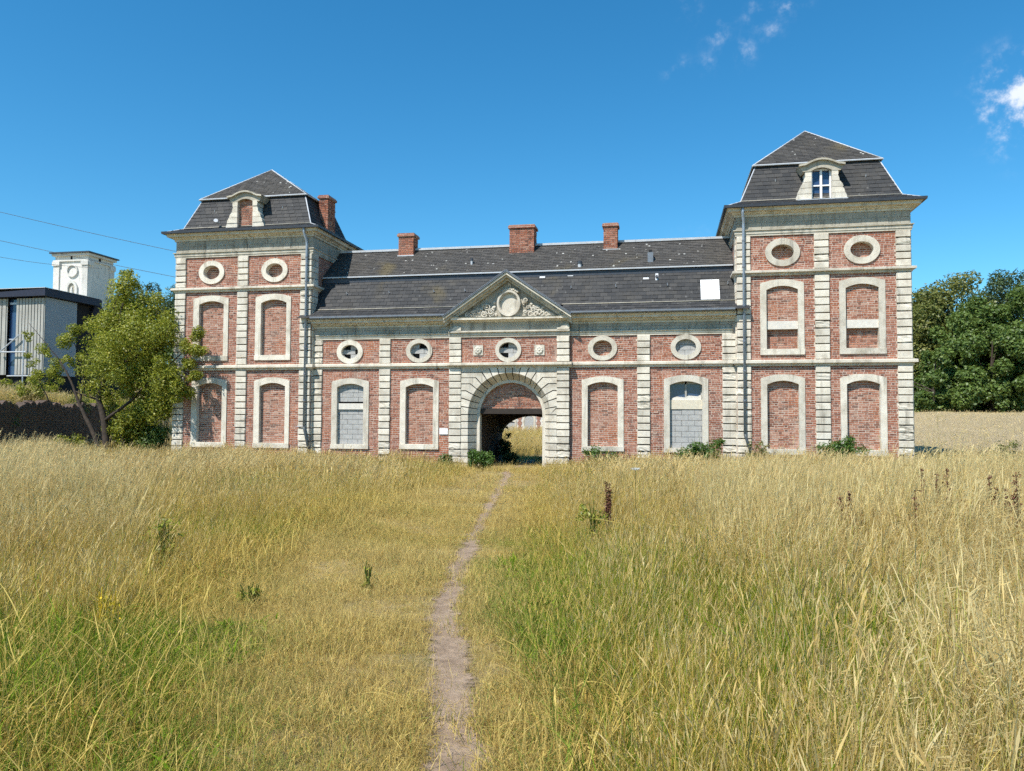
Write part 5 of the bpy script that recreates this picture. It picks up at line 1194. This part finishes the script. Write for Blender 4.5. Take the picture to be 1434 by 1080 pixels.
def place(p):
    hg = field(p); h = hg[:, 0]*(1+.22*vnoise(p, .9, 1)+.14*vnoise(p, 3.1, 2)); dp = dist_path(p); sd = side(p)+.18*vnoise(p, 1.7, 12)+.10*vnoise(p, 5.1, 13)
    g = hg[:, 1]; g = np.clip(g*.45+g*1.1*sm(vnoise(p, .8, 3)+.5*vnoise(p, 2.3, 4), -.25, .35)+.10*vnoise(p, 3.3, 7), 0, 1)
    lw = np.interp(p[:, 1], [-27, -23.4, -21.5, -19, -10, -4], [.5, .8, 1.6, 2.1, 1.9, 1.1]); rw = np.interp(p[:, 1], [-24, -18, -8], [.30, .42, .9])
    trod = sm(sd, -lw*.95-1.1, -lw*.95+.4)*sm(sd, rw+.7, rw-.2)*np.clip(.78+.35*vnoise(p, 1.3, 21), .35, 1)       # trampled, dry strip beside the path
    h = h*(1-trod)+trod*(.085+.05*vnoise(p, 2.2, 14)); g = g*(1-.55*trod)
    near = np.hypot(p[:, 0]-CAM[0], p[:, 1]-CAM[1]) < 9
    h = h*(1-.5*sm(p[:, 0], 25.5, 28)*sm(p[:, 1], -9, -4))
    pathw = np.where(near, .14, .14)+.05*vnoise(p, 4, 5)+.04*vnoise(p, 11, 6)
    ok = keep(p) & (dp > pathw) & (np.hypot(p[:, 0]-CAM[0], p[:, 1]-CAM[1]) > 1.6)
    return ok, h, g, dp, trod
def rotz(n, spread): return rng.normal(0, spread, n)
def add(name, p, ok, protos, scale, spread, tint, pale):
    q = p[ok]; z = gz(q[:, 0], q[:, 1])-.01
    return scatter(name, np.c_[q, z], protos, scale[ok], rotz(ok.sum(), spread), tint[ok], pale[ok])
def band(nm, n, d0, d1, tall, med, short):
    p = sample(n, d0, d1); ok, h, g, dp, tr = place(p); jit = rng.uniform(.82, 1.15, n); u = rng.random(n)
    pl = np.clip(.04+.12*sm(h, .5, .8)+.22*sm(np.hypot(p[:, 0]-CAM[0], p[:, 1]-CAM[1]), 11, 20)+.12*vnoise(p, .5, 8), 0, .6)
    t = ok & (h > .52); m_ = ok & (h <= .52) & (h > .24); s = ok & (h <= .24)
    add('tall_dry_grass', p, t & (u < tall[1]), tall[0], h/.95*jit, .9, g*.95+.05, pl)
    add('meadow_grass', p, (m_ | (t & (u > .72))) & (u < 2), med[0], np.where(t, .75+.3*u, h/.42)*jit, 1.2, np.clip(g*1.15+.02, 0, 1), pl*.5)
    if short is not None: add('short_dry_grass', p, (s | (m_ & (u > .45))) , short[0], np.clip(h/.14, .45, 1.7)*jit, 3, g*.9+.02, pl*.3+.26*tr)
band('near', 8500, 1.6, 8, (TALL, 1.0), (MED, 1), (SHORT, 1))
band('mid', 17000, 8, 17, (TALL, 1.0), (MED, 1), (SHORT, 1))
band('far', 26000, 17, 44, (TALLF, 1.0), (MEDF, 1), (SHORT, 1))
# extra short thatch near the path and green grass in the green patches
p = sample(20000, 1.6, 15); ok, h, g, dp, tr = place(p)
add('short_dry_grass', p, ok & (h < .4), SHORT, np.clip(h/.14, .4, 1.5), 3, g*.8, .03+.26*tr)
p = sample(24000, 1.6, 16); ok, h, g, dp, tr = place(p); okg = ok & (rng.random(len(p)) < np.clip((g-.22)*1.9, 0, 1))
add('green_grass', p, okg, GREEN, np.clip(h/.40, .4, 1.35), 3, np.full(len(p), .93), np.zeros(len(p)))
p = sample(16000, 1.6, 12); ok, h, g, dp, tr = place(p); okg = ok & (rng.random(len(p)) < np.clip((g-.36)*2.2, 0, 1)) & (vnoise(p, 1.6, 9) > -.1)
add('low_green_herbs', p, okg, HERB, rng.uniform(.7, 1.4, len(p)), 3, np.full(len(p), .97), np.zeros(len(p)))
# wheat ears standing out of the field, rough grass on the banks and in the courtyard
n = 7000; p = np.stack([rng.uniform(27.8, 75, n), rng.uniform(5.6, 46, n)], -1)
scatter('wheat', np.c_[p, gz(p[:, 0], p[:, 1])+.02], MEDF, rng.uniform(1.12, 1.32, n), rotz(n, 3), np.zeros(n), np.full(n, .55))
n = 7000; p = np.stack([rng.uniform(-2, 28, n), rng.uniform(5.4, 40, n)], -1)
scatter('courtyard_grass', np.c_[p, gz(p[:, 0], p[:, 1])], TALLF, rng.uniform(.3, .55, n), rotz(n, .8), np.full(n, .3), np.full(n, .1))
n = 9000; p = np.stack([rng.uniform(-45, -5.5, n), rng.uniform(-6, 45, n)], -1); d = WB-WA; nn = np.array([-d[1], d[0]])/np.hypot(*d); s = (p[:, 0]-WA[0])*nn[0]+(p[:, 1]-WA[1])*nn[1]; p = p[s > .25]; n = len(p)
scatter('bank_grass', np.c_[p, gz(p[:, 0], p[:, 1])], MEDF, rng.uniform(.9, 1.6, n), rotz(n, 2), np.full(n, .85), np.zeros(n))
